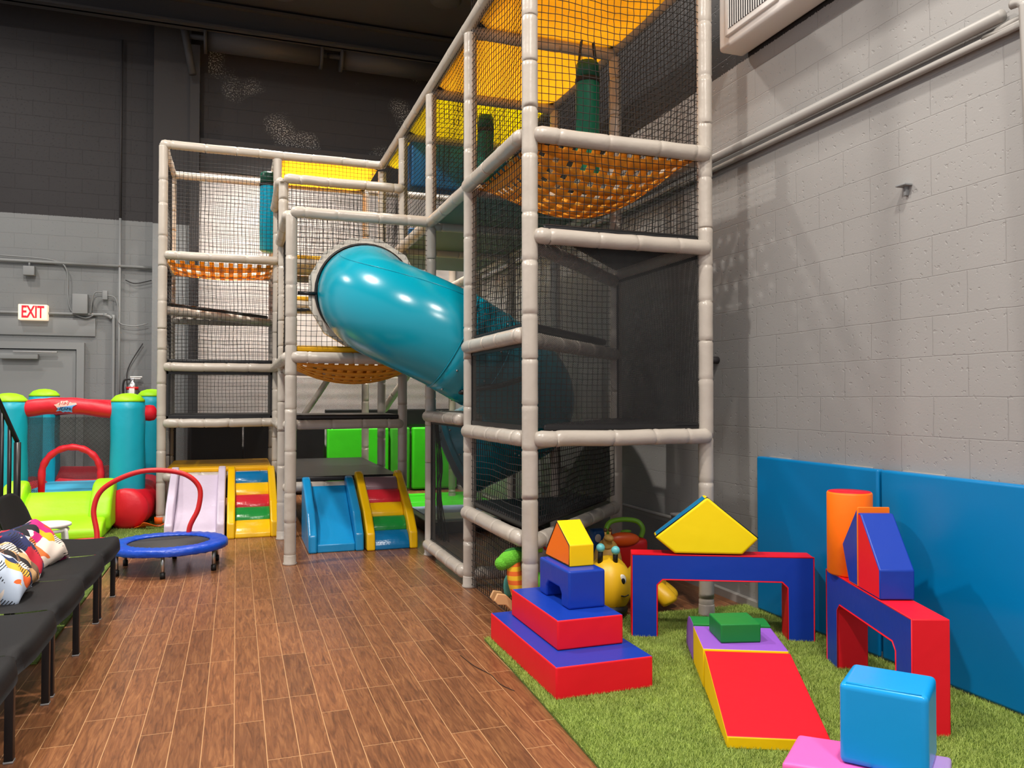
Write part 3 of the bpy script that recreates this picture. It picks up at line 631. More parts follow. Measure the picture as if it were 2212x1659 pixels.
def screen(p0, p1, z0, z1, m_='screen', border=True, name='mesh_screen'):
    bm = bmesh.new(); p0, p1 = Vector((*p0, 0)), Vector((*p1, 0)); Lh = (p1-p0).length; uvl = bm.loops.layers.uv.new('UV')
    nx, nz = 6, 6; d = (p1-p0).normalized(); nr = Vector((d.y, -d.x, 0)); G = [[bm.verts.new(p0+(p1-p0)*(i/nx)+nr*(.01*math.sin(PI*i/nx)*math.sin(PI*j/nz))+Vector((0, 0, z0+(z1-z0)*j/nz))) for j in range(nz+1)] for i in range(nx+1)]
    for i in range(nx):
        for j in range(nz):
            f = bm.faces.new((G[i][j], G[i+1][j], G[i+1][j+1], G[i][j+1]))
            for lp, (a, b_) in zip(f.loops, ((i, j), (i+1, j), (i+1, j+1), (i, j+1))): lp[uvl].uv = (a/nx*Lh, z0+b_/nz*(z1-z0))
    o = obj(name, bm, m_, PS)
    if border:
        bm = bmesh.new(); w_ = .035; n_ = Vector(((p1-p0).y, -(p1-p0).x, 0)).normalized()*.004; dd = (p1-p0).normalized()
        for (a, b_, c, e) in ((0, Lh, z0, z0+w_), (0, Lh, z1-w_, z1), (0, w_, z0, z1), (Lh-w_, Lh, z0, z1)):
            P = [p0+dd*a+Vector((0, 0, c)), p0+dd*b_+Vector((0, 0, c)), p0+dd*b_+Vector((0, 0, e)), p0+dd*a+Vector((0, 0, e))]
            va = [bm.verts.new(p+n_) for p in P]; vb = [bm.verts.new(p-n_) for p in P]
            bm.faces.new(va); bm.faces.new(vb[::-1])
            for k in range(4): bm.faces.new((va[k], vb[k], vb[(k+1) % 4], va[(k+1) % 4]))
        obj('screen_border', bm, 'black', o, smooth=False)
    return o
screen((X0+e_, Y4), (X1-e_, Y4), 1.13, 1.65); screen((X0+e_, Y5-.02), (X1-e_, Y5-.02), .5, 1.08, 'screen2'); screen((X0, Y4+e_), (X0, Y5-e_), .1, 1.1, 'screen2')
screen((X2+e_, Y0), (X3-e_, Y0), 1.18, 2.25, 'screen', False); screen((X3-.01, Y0+e_), (X3-.01, Y1-e_), 1.15, 2.27, 'screen2')
screen((X2, Y0+.03), (X2, Y1-.03), 1.16, 1.69, 'screen2'); screen((X2-.005, Y1+.03), (X2-.005, Y2-.04), .12, 1.17, 'screen')
screen((X3, Y1+e_), (X3, Y3-e_), .1, 1.15, 'screen2')
screen((X1+e_, Y5-.02), (X3-e_, Y5-.02), 1.15, 1.62, 'screen', False)

# bunched mesh drape by the lower side opening
bm = bmesh.new()
for k in range(16):
    a = k*.7; tube(bm, smoothpath([(X2+.02+.012*math.sin(a), Y2-.08-.006*k, 1.15), (X2+.03+.02*math.cos(a), Y2-.15-.009*k, .8), (X2+.03, Y2-.1-.012*k, .5), (X2+.05+.02*math.sin(a*2), Y2-.12-.018*k, .17)], 5), .0028, 4)
for k in range(14):
    z = .2+k*.068; tube(bm, smoothpath([(X2+.03, Y2-.1, z), (X2+.045, Y2-.18, z-.02), (X2+.03, Y2-.25, z+.01)], 3), .0025, 4)
obj('gathered_net', bm, 'netcord', PS)

# roofs --------------------------------------------------------------
def roof(x0, x1, y0, y1, z, m_, lab, sag=.06):
    bm = bmesh.new(); n = 8; G = [[bm.verts.new((x0+(x1-x0)*i/n, y0+(y1-y0)*j/n, z-sag*math.sin(PI*i/n)*math.sin(PI*j/n))) for j in range(n+1)] for i in range(n+1)]
    for i in range(n):
        for j in range(n): bm.faces.new((G[i][j], G[i+1][j], G[i+1][j+1], G[i][j+1]))
    bmesh.ops.solidify(bm, geom=list(bm.faces), thickness=.004); o = obj('roof_panel', bm, m_, PS, label=lab)
    bm = bmesh.new()
    for i in range(6):
        for (x, y) in ((x0+(x1-x0)*(i+.5)/6, y0+.03), (x0+(x1-x0)*(i+.5)/6, y1-.03), (x0+.03, y0+(y1-y0)*(i+.5)/6), (x1-.03, y0+(y1-y0)*(i+.5)/6)): lathe(bm, [(.011, -.006), (.011, .004)], (x, y, z), 8)
    obj('eyelets', bm, 'galv', o)
roof(X2, X3, Y0, Y1, 4.05, 'roof_amber', 'amber roof panel'); roof(X2, X3, Y1, Y2, 4.05, 'roof_amber', 'amber roof panel')
roof(X2, X3, Y2, Y3, 4.05, 'roof_yellow', 'lemon yellow roof panel'); roof(X2, X3, Y3, Y4, 4.05, 'roof_yellow', 'lemon yellow roof panel')
roof(X1+.03, X2-.03, Y4+.03, Y5-.03, 4.06, 'roof_amber', 'amber roof panel')
obj('blue_panel', rbox((X2+.08, Y3-.02, 3.52), (X3-.06, Y3+.22, 4.0), .03, 3), 'panelblue', PS, label='blue foam header panel')
obj('blue_panel', rbox((X2+.3, Y4-.1, 2.96), (X3-.1, Y4, 3.35), .03, 3), 'panelblue', PS, label='blue foam panel on the deck')

# ================================================================ TUBE SLIDE
TS = thing('tube_slide', 'big teal tube slide curving out of the net and spiralling down', 'slide')
R, rT = .71, .4; cx, cy = 1.03+R, Y2
def hel(phi, off=0):
    z = 2.24-1.42*(phi/246)
    bl = 1+.1*math.sin(PI*max(0, min(1, phi/95)))**1.5; z += .03*math.sin(PI*max(0, min(1, phi/95)))
    a = math.radians(phi); return Vector((cx-R*bl*math.cos(a), cy-R*bl*math.sin(a), z))
def section(p0, p1, r, name='tube_section'):
    bm = bmesh.new(); N = max(4, int((p1-p0)/5)); pts = [hel(p0+(p1-p0)*i/N) for i in range(N+1)]
    rings = tube(bm, pts, r, 48, caps=False); 
    o = obj(name, bm, 'slide', TS); md = o.modifiers.new('s', 'SOLIDIFY'); md.thickness = .012; md.offset = -1
    return o
section(-4, 84, rT); section(78, 100, rT+.006, 'tube_collar'); section(95, 175, rT); section(170, 184, rT+.006, 'tube_collar'); section(180, 246, rT); section(240, 247, rT+.008, 'tube_collar')
for ph in (78.5, 99.5, 170.5, 183.5, 246):
    p, q_ = hel(ph-.5), hel(ph+.5); d_ = (q_-p).normalized(); u_ = Vector((0, 0, 1)); u_ = (u_-d_*u_.dot(d_)).normalized(); v_ = d_.cross(u_)
    bm = bmesh.new(); tube(bm, [p+(u_*math.cos(a)+v_*math.sin(a))*(rT+.005) for a in [2*PI*k/48 for k in range(48)]], .005, 6, closed=True); obj('seam_ring', bm, 'slide', TS)
    bm = bmesh.new()
    for k in range(10):
        a = 2*PI*k/10+.3; c_ = hel(ph+(5 if ph in (78.5, 170.5) else -5))+(u_*math.cos(a)+v_*math.sin(a))*(rT+.008); ellip(bm, c_, (.009, .009, .009), 8, 6)
    obj('bolts', bm, 'steel', TS)
# long mould seam along the shell
bm = bmesh.new()
for aa in (.62, 3.76):
    P = []
    for k in range(40):
        ph = 0+78*k/39; p, q_ = hel(ph-.5), hel(ph+.5); d_ = (q_-p).normalized(); u_ = Vector((0, 0, 1)); u_ = (u_-d_*u_.dot(d_)).normalized(); v_ = d_.cross(u_); P.append(p+(u_*math.cos(aa)+v_*math.sin(aa))*(rT+.001))
    tube(bm, P, .0035, 5)
obj('mould_seam', bm, 'slide', TS)
# entry collar, ring and black support rods
bm = bmesh.new(); rr_ = []
cc = Vector((1.03, Y2+.03, 2.24))
for rad, dy in ((.4, -.02), (.485, -.02), (.485, .03), (.4, .03)): rr_.append([bm.verts.new(cc+Vector((rad*math.cos(2*PI*k/12+.26), dy, rad*math.sin(2*PI*k/12+.26)))) if rad > .4 else bm.verts.new(cc+Vector((rad*math.cos(2*PI*k/12+.26), dy, rad*math.sin(2*PI*k/12+.26)))) for k in range(12)])
for a, b_ in zip(rr_, rr_[1:]+rr_[:1]):
    for k in range(12): bm.faces.new((a[k], a[(k+1) % 12], b_[(k+1) % 12], b_[k]))
bmesh.ops.recalc_face_normals(bm, faces=list(bm.faces)); obj('entry_panel', bm, 'cream', TS, smooth=False, label='cream polygonal entry panel')
bm = bmesh.new(); tube(bm, [Vector((1.03+.415*math.cos(2*PI*k/40), Y2-.01, 2.24+.415*math.sin(2*PI*k/40))) for k in range(40)], .012, 8, closed=True); obj('clamp_ring', bm, 'blackmetal', TS)
tb('support_rod', [(X1+.05, Y2-.01, 2.22), (.62, Y2-.01, 2.22)], .016, 'blackmetal', TS); tb('support_rod', [(X1+.05, Y2+.15, 2.1), (.7, Y2+.12, 2.1)], .016, 'blackmetal', TS)
# pale flared lip at the lower mouth
p, q_ = hel(245.5), hel(246.5); d_ = (q_-p).normalized(); u_ = Vector((0, 0, 1)); u_ = (u_-d_*u_.dot(d_)).normalized(); v_ = d_.cross(u_)
bm = bmesh.new(); rr_ = []
for off, rad in ((-.02, rT-.005), (.05, rT+.03), (.06, rT+.035), (.05, rT+.01), (-.01, rT-.02)): rr_.append([bm.verts.new(p+d_*off+(u_*math.cos(a)+v_*math.sin(a))*rad) for a in [2*PI*k/48 for k in range(48)]])
for a, b_ in zip(rr_, rr_[1:]):
    for k in range(48): bm.faces.new((a[k], a[(k+1) % 48], b_[(k+1) % 48], b_[k]))
obj('mouth_lip', bm, 'slideinner', TS, label='grey flared lip at the lower mouth')
tb('support_arm', smoothpath([(X2+.05, Y1+.3, 1.42), (X2+.25, Y1+.05, 1.45), (X2+.5, Y1+.02, 1.53)], 5), .02, 'blackmetal', TS, n=8)
tb('support_arm', smoothpath([(X2-.0, Y2-.05, 1.5), (X2+.02, Y2-.35, 1.42), (X2+.02, Y1+.25, 1.4)], 5), .02, 'blackmetal', TS, n=8)

# ================================================================ PUNCH BAGS
def bag(x, y, z0, z1, r, m_, top, label, hang):
    t_ = thing('punch_bag', label, 'punch bag', (x, y, z0)); h = z1-z0
    bm = bmesh.new(); lathe(bm, [(r*.8, 0), (r, .02), (r, h-.14), (r*1.01, h-.135), (r, h-.13)]); obj('bag_body', bm, m_, t_)
    bm = bmesh.new(); lathe(bm, [(r*.98, h-.132), (r*.98, h-.02), (r*.85, h)]); obj('bag_top', bm, top, t_)
    bm = bmesh.new(); lathe(bm, [(r*1.04, h-.16), (r*1.04, h-.125)]); obj('strap_band', bm, 'blackcloth', t_)
    for s in (-1, 1):
        bm = bmesh.new(); addbox(bm, (-.02, -.003, 0), (.02, .003, 1)); o = obj('hanging_strap', bm, 'blackcloth', t_, smooth=False)
        a = Vector((s*r*.98, 0, h-.15)); b_ = Vector((s*r*.55, 0, hang-z0)); o.location = a; v = b_-a; o.rotation_euler = v.to_track_quat('Z', 'Y').to_euler(); o.scale = (1, 1, v.length)
bag(2.46, 5.32, 3.0, 3.86, .088, 'bag', 'bagtop', 'dark green punch bag hanging nearest, high in the climbing tower', 4.02)
bag(2.19, 7.0, 3.1, 4.0, .075, 'bag', 'bagtop', 'dark green punch bag farther back in front of the blue panel', 4.08)
bag(.34, 9.45, 3.04, 3.95, .1, 'bagteal', 'bagtop', 'bright cyan punch bag in the left tower beside the post', 4.05)

# ================================================================ BACK MATS
tag(obj('wall_mat', rbox((1.22, 11.42, .02), (2.1, 11.56, .93), .03, 3), 'brightgreen', smooth=False), 'wide bright green padded mat standing against the far wall', 'padded mat')
tag(obj('wall_mat', rbox((2.13, 11.45, .02), (2.42, 11.56, .93), .03, 3), 'dkgreen', smooth=False), 'narrow darker green mat between the two bright green wall mats', 'padded mat')
tag(obj('wall_mat', rbox((2.45, 11.4, .02), (3.12, 11.54, .93), .03, 3), 'brightgreen', smooth=False), 'bright green padded mat at the right end of the far wall', 'padded mat')
tag(obj('wall_mat', rbox((-.58, 11.45, .02), (.08, 11.58, 1.02), .02, 3), 'black', smooth=False), 'black padded mat on the far wall behind the left tower', 'padded mat')
tag(obj('wall_mat', rbox((.1, 11.45, .02), (.62, 11.58, 1.02), .02, 3), 'black', smooth=False), 'black padded mat on the far wall, middle one of three black', 'padded mat')
tag(obj('wall_mat', rbox((.64, 11.45, .02), (1.19, 11.58, 1.02), .02, 3), 'black', smooth=False), 'black padded mat on the far wall, next to the green mat', 'padded mat')
tag(obj('padded_strip', rbox((1.2, 11.5, .95), (3.12, 11.6, 1.2), .02, 3), 'black', smooth=False), 'black padded strip above the green wall mats', 'padded strip')
tag(obj('floor_mat', rbox((1.9, 9.85, .0), (3.1, 10.75, .04), .01), 'brightgreen', smooth=False), 'bright green floor mat nearest the far green wall mats', 'floor mat')
tag(obj('floor_mat', rbox((1.9, 8.93, .0), (3.1, 9.83, .04), .01), 'brightgreen', smooth=False), 'bright green floor mat next to the sunken jump mat', 'floor mat')
t_ = thing('jump_mat', 'pale blue and white jump mat with black frame inside the climbing frame', 'jump mat', (2.45, 8.25, 0))
obj('frame', rbox((-.65, -.6, .002), (.65, .62, .12), .02), 'black', t_); obj('bed', rbox((-.57, -.05, .11), (.57, .54, .13), .005), 'trampstrip', t_); obj('side_pad', rbox((-.57, -.5, .11), (.57, -.07, .135), .01), 'whitemat', t_)

# ================================================================ FOAM SLIDES AND STEP CLIMBERS
def foam_slide(name, label, x0, x1, yt, yb, zt, m_, arm, bedtop):
    """arms from (yt,zt) down to (yb,0)"""
    t_ = thing(name, label, 'soft play slide', ((x0+x1)/2, yb, 0)); ox, oy = (x0+x1)/2, yb; run = yt-yb
    def P(y, z): return (y-oy, z)
    aw = .075
    arm_p = [P(yb-.0, .0), P(yb+run*.02, .15), P(yb+run*.25, .33), P(yt-.12, zt-.02), P(yt-.04, zt), P(yt, zt-.04), P(yt, 0)]
    for xa in (x0, x1-aw):
        bm = prism(arm_p, (xa-ox, 0, 0), (0, 1), (1, 0), aw, 0, 0, .018, 3); obj('side_arm', bm, arm, t_, smooth=False)
    if bedtop:
        bp_ = [P(yb+.02, 0), P(yb+.02, .07), P(yb+.08, .1), P(yb+run*.45, .27), P(yt-.08, zt-.09), P(yt, zt-.1), P(yt, 0)]
        bm = prism(bp_, (x0+aw-ox, 0, 0), (0, 1), (1, 0), x1-x0-2*aw, 0, 0, .012, 3); obj('slide_bed', bm, m_, t_, smooth=False)
    return t_
t_ = foam_slide('foam_slide', 'pale lavender soft slide under the left tower, behind the trampoline', -.64, -.1, 9.08, 8.1, .63, 'lavender', 'lavender', True)
t_ = foam_slide('foam_slide', 'blue soft slide leaning on the black deck', .6, 1.08, 7.86, 7.06, .6, 'slideblue', 'slideblue', True)
def step_climber(label, x0, x1, yt, yb, zt, cols):
    t_ = foam_slide('step_climber', label, x0, x1, yt, yb, zt, None, 's_yellow', False); t_['category'] = 'soft step climber'
    run = yt-yb; n = len(cols); aw = .075; oy = yb; ox = (x0+x1)/2
    bp_ = [(0.03, 0), (.03, .04), (run*.5, .3), (run-.02, zt-.12), (run-.02, 0)]
    xa, xw = x0+aw-ox, x1-x0-2*aw; P0 = Vector((.0, .05)); P1 = Vector((run-.14, zt-.05))
    obj('base_block', prism([(.035, 0), (.035, .05), (P1.x+.04, P1.y-.02), (run-.02, P1.y-.02), (run-.02, 0)], (xa, 0, 0), (0, 1), (1, 0), xw, 0, 0, .01, 2), 's_yellow', t_, smooth=False)
    for i, c in enumerate(cols):
        a = P0+(P1-P0)*(i/n); b_ = P0+(P1-P0)*((i+1)/n); dd = (b_-a); nr = Vector((-dd.y, dd.x)).normalized()*1.0
        if nr.x > 0: nr = -nr
        if i == 0: a = Vector((.0, .012)); dd = b_-a; nr = -abs(1)*Vector((dd.y, -dd.x)).normalized()
        pf = [a-nr*.05]+[a+dd*k/8+nr*(.036*max(0, math.sin(PI*k/8))**.55-.004) for k in range(9)]+[b_-nr*.05]
        bm = prism([(p.x+.012, p.y) for p in pf], (xa+.001, 0, 0), (0, 1), (1, 0), xw-.002, 0, 0, .006, 2)
        for f in bm.faces: f.smooth = abs(f.normal.x) < .5
        obj('step_roll', bm, c, t_, smooth=False, label={'s_blue': 'blue step roll', 's_yellow': 'yellow step roll', 's_red': 'red step roll', 's_green': 'green step roll', 's_mauve': 'mauve step roll'}[c])
step_climber('yellow framed step climber with blue top step, beside the lavender slide', -.08, .4, 9.08, 8.06, .62, ['s_yellow', 's_green', 's_red', 's_yellow', 's_blue'])
step_climber('yellow framed step climber with mauve top step, beside the blue slide', 1.1, 1.56, 7.86, 7.02, .64, ['s_blue', 's_green', 's_yellow', 's_red', 's_mauve'])

# ================================================================ TRAMPOLINE
T = thing('mini_trampoline', 'small round trampoline with blue pad and red handle on the wood floor', 'trampoline', (-.5, 6.86, 0))
bm = bmesh.new(); n = 72; prof = [(.30, .205), (.31, .218), (.33, .222), (.43, .22), (.445, .205), (.447, .17), (.44, .165), (.435, .2), (.32, .2)]
R_ = []
for k, (r, z) in enumerate(prof): R_.append([bm.verts.new((r*math.cos(2*PI*i/n)*(1+.006*math.sin(i*7+k)), r*math.sin(2*PI*i/n)*(1+.006*math.sin(i*7+k)), z+.003*math.sin(i*9+k*2))) for i in range(n)])
for a, b_ in zip(R_, R_[1:]+R_[:1]):
    for i in range(n): bm.faces.new((a[i], a[(i+1) % n], b_[(i+1) % n], b_[i]))
obj('edge_pad', bm, 'trampblue', T)
bm = bmesh.new(); lathe(bm, [(.345, .196), (.345, .204)], n=48); obj('jump_bed', bm, 'trampbed', T)
bm = bmesh.new(); tube(bm, [(.425*math.cos(2*PI*i/48), .425*math.sin(2*PI*i/48), .18) for i in range(48)], .012, 8, closed=True); obj('frame_ring', bm, 'steel', T)
for k in range(6):
    a = math.radians(-95+60*k+3); c_, s_ = .4*math.cos(a), .4*math.sin(a)
    l_ = tb('leg', [(c_, s_, .01), (c_, s_, .185)], .013, 'steel', T)
    tb('rubber_foot', [(c_, s_, 0), (c_, s_, .045)], .019, 'rubber', l_)
tb('handle_bar', smoothpath([(-.56, .3, .05), (-.57, .36, .25), (-.6, .4, .45), (-.52, .42, .62), (-.25, .42, .74), (.05, .42, .72), (.2, .42, .6), (.2, .4, .42), (.13, .38, .25), (.13, .38, .05)], 8), .021, 'redpipe', T, n=14, label='red padded handle bar')

# ================================================================ BOUNCY CASTLE
B = thing('bouncy_castle', 'inflatable bouncy castle with turquoise towers and lime slide', 'bouncy castle')
bx0, bx1, by0, by1 = -2.17, -1.08, 9.2, 10.75
def tower(x, y, z0=.3, z1=1.36, r=.17):
    bm = bmesh.new(); lathe(bm, [(r*.8, z0-.1), (r*1.0, z0), (r*1.02, z0+.3), (r*.97, z0+.6), (r*1.0, z1-.12), (r*.94, z1-.03)], (x, y, 0), 32); o = obj('tower', bm, 'teal', B)
    bm = bmesh.new(); lathe(bm, [(r*.97, z1-.04), (r*.95, z1-.02), (r*.7, z1+.025), (r*.35, z1+.045), (r*.05, z1+.05)], (x, y, 0), 32); obj('tower_cap', bm, 'lime', o, label='lime green cap')
tower(bx1, by0); tower(bx0, by0); tower(bx0-.02, by1+.1, .3, 1.42); tower(bx1+.1, by1-.15, .3, 1.42)
def fat(name, pts, r, m_, parent=B, n=24, k=8, closed=False, **kw):
    P = smoothpath(pts, k, closed); N = len(P); bm = bmesh.new()
    rs = [r*(1+.03*math.sin(i*1.3)) for i in range(N)]
    if not closed: rs = [r*min(1, .25+.75*math.sqrt(min(i, N-1-i)/2.0)) if min(i, N-1-i) < 2 else q_ for i, q_ in enumerate(rs)]
    tube(bm, P, rs, n, closed=closed); return obj(name, bm, m_, parent, **kw)
fat('base_bolster', [(bx1+.0, by0-.27, .21), (bx1+.06, by0+.1, .225), (bx1+.07, by0+.6, .225), (bx1+.07, by1+.1, .225)], .212, 'nylonred')
fat('base_bolster', [(bx0-.1, by0-.1, .22), (bx0-.1, by0+.6, .22), (bx0-.1, by1+.1, .22)], .22, 'nylonred')
fat('base_bolster', [(bx0-.05, by0-.05, .2), (bx1-.05, by0-.1, .2)], .19, 'nylonred')
fat('base_bolster', [(bx0-.1, by1+.2, .3), (bx1+.1, by1+.2, .3)], .22, 'nylonred')
fat('top_bar', [(bx0+.02, by0+.02, 1.22), (bx0+.3, by0, 1.27), (bx0+.6, by0-.0, 1.275), (bx1-.1, by0, 1.22), (bx1+.15, by0+.05, 1.2), (bx1+.24, by0+.1, 1.2)], .085, 'nylonred')
fat('top_bar', [(bx0, by1+.05, 1.22), ((bx0+bx1)/2, by1+.0, 1.26), (bx1+.05, by1, 1.2)], .085, 'nylonred')
obj('jump_floor', rbox((bx0+.0, by0+.0, .05), (bx1-.05, by1+.05, .36), .06, 4), 'castlefloor', B, label='blue inflated jumping floor')
# netting of the castle, front panel with an arched doorway
bm = bmesh.new(); uvl = bm.loops.layers.uv.new('UV'); ax, az, ar = -1.6, .58, .245
zs = 1.16; N = 24; inner = [(ax+ar*math.cos(PI*k/N), az+ar*math.sin(PI*k/N)) for k in range(N+1)]; inner = [(ax+ar, .36)]+inner+[(ax-ar, .36)]
outer = [(bx1-.1, .36)]+[(bx1-.1-(bx1-bx0-.2)*max(0, min(1, (k-3)/(N-6))), min(zs, .36+(zs-.36)*min(1, k/3, (N-k)/3))) for k in range(N+1)]+[(bx0+.1, .36)]
for k in range(len(inner)-1):
    q4 = [inner[k], outer[k], outer[k+1], inner[k+1]]
    vs = [bm.verts.new((p[0], by0, p[1])) for p in q4]
    try:
        f = bm.faces.new(vs)
        for lp, p in zip(f.loops, q4): lp[uvl].uv = (p[0], p[1])
    except Exception: pass
obj('front_netting', bm, mesh_screen('castle_mesh', (40, 42, 40), .016, .5), B, smooth=False)
for (a, b_) in (((bx0, by0), (bx0, by1)), ((bx1, by0), (bx1, by1)), ((bx0+.1, by1), (bx1, by1))):
    bm = bmesh.new(); uvl = bm.loops.layers.uv.new('UV'); L_ = (Vector(a)-Vector(b_)).length
    f = bm.faces.new([bm.verts.new((*a, .36)), bm.verts.new((*b_, .36)), bm.verts.new((*b_, 1.2)), bm.verts.new((*a, 1.2))])
    for lp, uv in zip(f.loops, ((0, 0), (L_, 0), (L_, .84), (0, .84))): lp[uvl].uv = uv
    obj('side_netting', bm, 'screen', B)
bm = bmesh.new(); P = [(ax+.27, by0-.02, .38)]+[(ax+.27*math.cos(PI*k/24), by0-.02, az+.27*math.sin(PI*k/24)) for k in range(25)]+[(ax-.27, by0-.02, .38)]
tube(bm, P, [.034+.004*math.sin(i*2.1) for i in range(len(P))], 12); obj('door_arch', bm, 'nylonred', B, label='red ruffled door arch')
# lime slide
sp_ = [(0, .0), (0, .1), (.12, .16), (.3, .2), (.5, .34), (.62, .4), (.72, .4), (.72, 0)]
bm = prism([(s, z) for s, z in sp_], (-2.02, 8.36, .01), (0, 1), (1, 0), .82, 0, 0, .04, 4); obj('slide_bed', bm, 'lime', B, smooth=False)
def bolster(x, lab):
    bm = bmesh.new(); pf = [(.28, .05), (.24, .2), (.34, .36), (.52, .5), (.68, .53), (.76, .46), (.78, .05)]
    bm = prism(pf, (x, 8.36, .01), (0, 1), (1, 0), .2, 0, 0, .07, 5); obj('slide_bolster', bm, 'lime', B, smooth=False)
bolster(-2.14, 0); bolster(-1.36, 0)
fat('slide_trim', [(-2.1, 8.36, .03), (-1.6, 8.3, .02), (-1.15, 8.34, .03)], .018, 'nylonred', k=5)
# printed emblem on the bar (splash outline with letter-like strokes)
ec = Vector((-1.655, by0-.088, 1.285)); bm = bmesh.new(); pts = []
for k in range(28):
    a = 2*PI*k/28; r = 1.0+.09*math.sin(k*2.3)
    if k in (1, 2): r = 1.5
    if k in (13,): r = 1.35
    if k in (17, 24): r = 1.4
    pts.append((.075*r*math.cos(a), .058*r*math.sin(a)))
def onbar(px_, pz, lift=0): return Vector((ec.x+px_, by0-math.sqrt(max(0.0001, .0905**2-(pz)**2))-.004-lift, 1.272+pz))
c0 = bm.verts.new(onbar(0, 0)); vs = [bm.verts.new(onbar(*p)) for p in pts]
for k in range(28): bm.faces.new((c0, vs[k], vs[(k+1) % 28])).material_index = 0 if pts[k][1] > 0 else 1
em = obj('bar_emblem', bm, ['peach', 'icy'], B, label='pink and blue splash emblem on the red bar', smooth=False)
bm = bmesh.new()
def strokes(L_, r): 
    for s_ in L_: tube(bm, [onbar(x, z, .002) for x, z in s_], r, 5)
strokes([[(-.05, .015), (-.042, .045), (-.032, .022), (-.022, .048), (-.014, .018)], [(-.005, .018), (.002, .046), (.014, .03), (.004, .03)], [(.022, .046), (.03, .03), (.04, .05)], [(.03, .03), (.024, .014)]], .003)
obj('emblem_strokes', bm, 'nylonred', em)
bm = bmesh.new()
strokes([[(-.035, -.005), (-.05, -.035)], [(-.012, -.008), (-.03, -.014), (-.034, -.034), (-.014, -.038)], [(-.008, -.038), (.002, -.008), (.01, -.036)], [(.018, -.036), (.022, -.01), (.034, -.014), (.024, -.022)], [(.04, -.034), (.042, -.014), (.056, -.016), (.058, -.03), (.044, -.036)]], .0035)
obj('emblem_strokes', bm, 'lettering', em)
t_ = thing('orange_strap', 'bundle of orange tie-down strap at the foot of the left post', 'strap', (-.78, 9.02, 0))
bm = bmesh.new()
for k in range(4): tube(bm, smoothpath([(-.2+.03*k, -.05, .02), (-.1, -.1-.02*k, .05+.01*k), (.02, -.09, .03), (.1, -.08+.02*k, .06)], 5), .018, 6, flat=.3)
obj('strap_coil', bm, 'strap', t_); bm = bmesh.new(); lathe(bm, [(.06, .03), (.062, .1)], (.03, .1, 0)); obj('strap_wrap', bm, 'strap', t_)

# ================================================================ BENCHES
def bench(label, y1, seats, legs):
    t_ = thing('waiting_chair' if seats == 1 else 'waiting_bench', label, 'chair' if seats == 1 else 'bench', (-.98, y1, 0))
    sw = .65
    for s in range(seats):
        ya = -s*sw-.003; yb = -(s+1)*sw+.003; bm = bmesh.new(); nx, ny = 18, 14; G = []
        for i in range(nx+1):
            u = i/nx; row = []
            for j in range(ny+1):
                v = j/ny
                x = -.28+.53*min(u, .8)/.8*.97 if u < .8 else -.28+.5141+ .018*math.sin((u-.8)/.2*PI/2)
                z = .425-.02*math.sin(PI*min(1, u/.8)) if u < .8 else .425-.085*((u-.8)/.2)**1.3
                cr_ = 1-abs(2*v-1)**6
                x -= (1-cr_)*.05*u; z -= (abs(2*v-1)**8)*.03*max(0, (u-.35)/.65); z -= .018*(1-math.sin(PI*v))*0+.012*math.sin(PI*v)*(1-u)
                yy = ya+(yb-ya)*v; row.append(bm.verts.new((x, yy, z)))
            G.append(row)
        for i in range(nx):
            for j in range(ny): bm.faces.new((G[i][j], G[i][j+1], G[i+1][j+1], G[i+1][j]))
        bmesh.ops.solidify(bm, geom=list(bm.faces), thickness=.022); bmesh.ops.recalc_face_normals(bm, faces=list(bm.faces)); so = obj('seat', bm, 'seat', t_)
        bm = bmesh.new(); G = []
        for i in range(13):
            u = i/12; row = []
            for j in range(13):
                v = j/12; inset = .05*max(0, (u-.6)/.4)**2; yy = ya-inset+(yb-ya+2*inset)*v
                row.append(bm.verts.new((-.255-.1*u-.03*math.sin(PI*v), yy, .44+.31*u-.05*abs(2*v-1)**4*u)))
            G.append(row)
        for i in range(12):
            for j in range(12): bm.faces.new((G[i][j], G[i+1][j], G[i+1][j+1], G[i][j+1]))
        bmesh.ops.solidify(bm, geom=list(bm.faces), thickness=.018); bmesh.ops.recalc_face_normals(bm, faces=list(bm.faces)); obj('backrest', bm, 'seat', t_)
    Lh = seats*sw
    obj('frame_rail', rbox((.17, -Lh+.02, .335), (.2, -.02, .38), .004), 'blackmetal', t_); obj('frame_rail', rbox((-.3, -Lh+.02, .335), (-.27, -.02, .38), .004), 'blackmetal', t_)
    for yl in legs:
        for x in (.18, -.28):
            lo = obj('leg', rbox((x-.003, yl-.016, .006), (x+.027, yl+.016, .36), .003), 'blackmetal', t_); obj('foot_pad', rbox((x-.005, yl-.018, 0), (x+.029, yl+.018, .008), .002), 'galv', lo)
        obj('cross_bar', rbox((-.28, yl-.012, .34), (.19, yl+.012, .365), .003), 'blackmetal', t_)
    return t_
bench('black mesh waiting chair farthest along the row, next to the trampoline', 6.01, 1, [-.02, -.61])
bench('two seat black waiting bench, second in the row from the trampoline', 5.34, 2, [-.03, -.65, -1.26])
bench('two seat black waiting bench nearest the viewer', 4.02, 2, [-.03, -.62, -1.26])
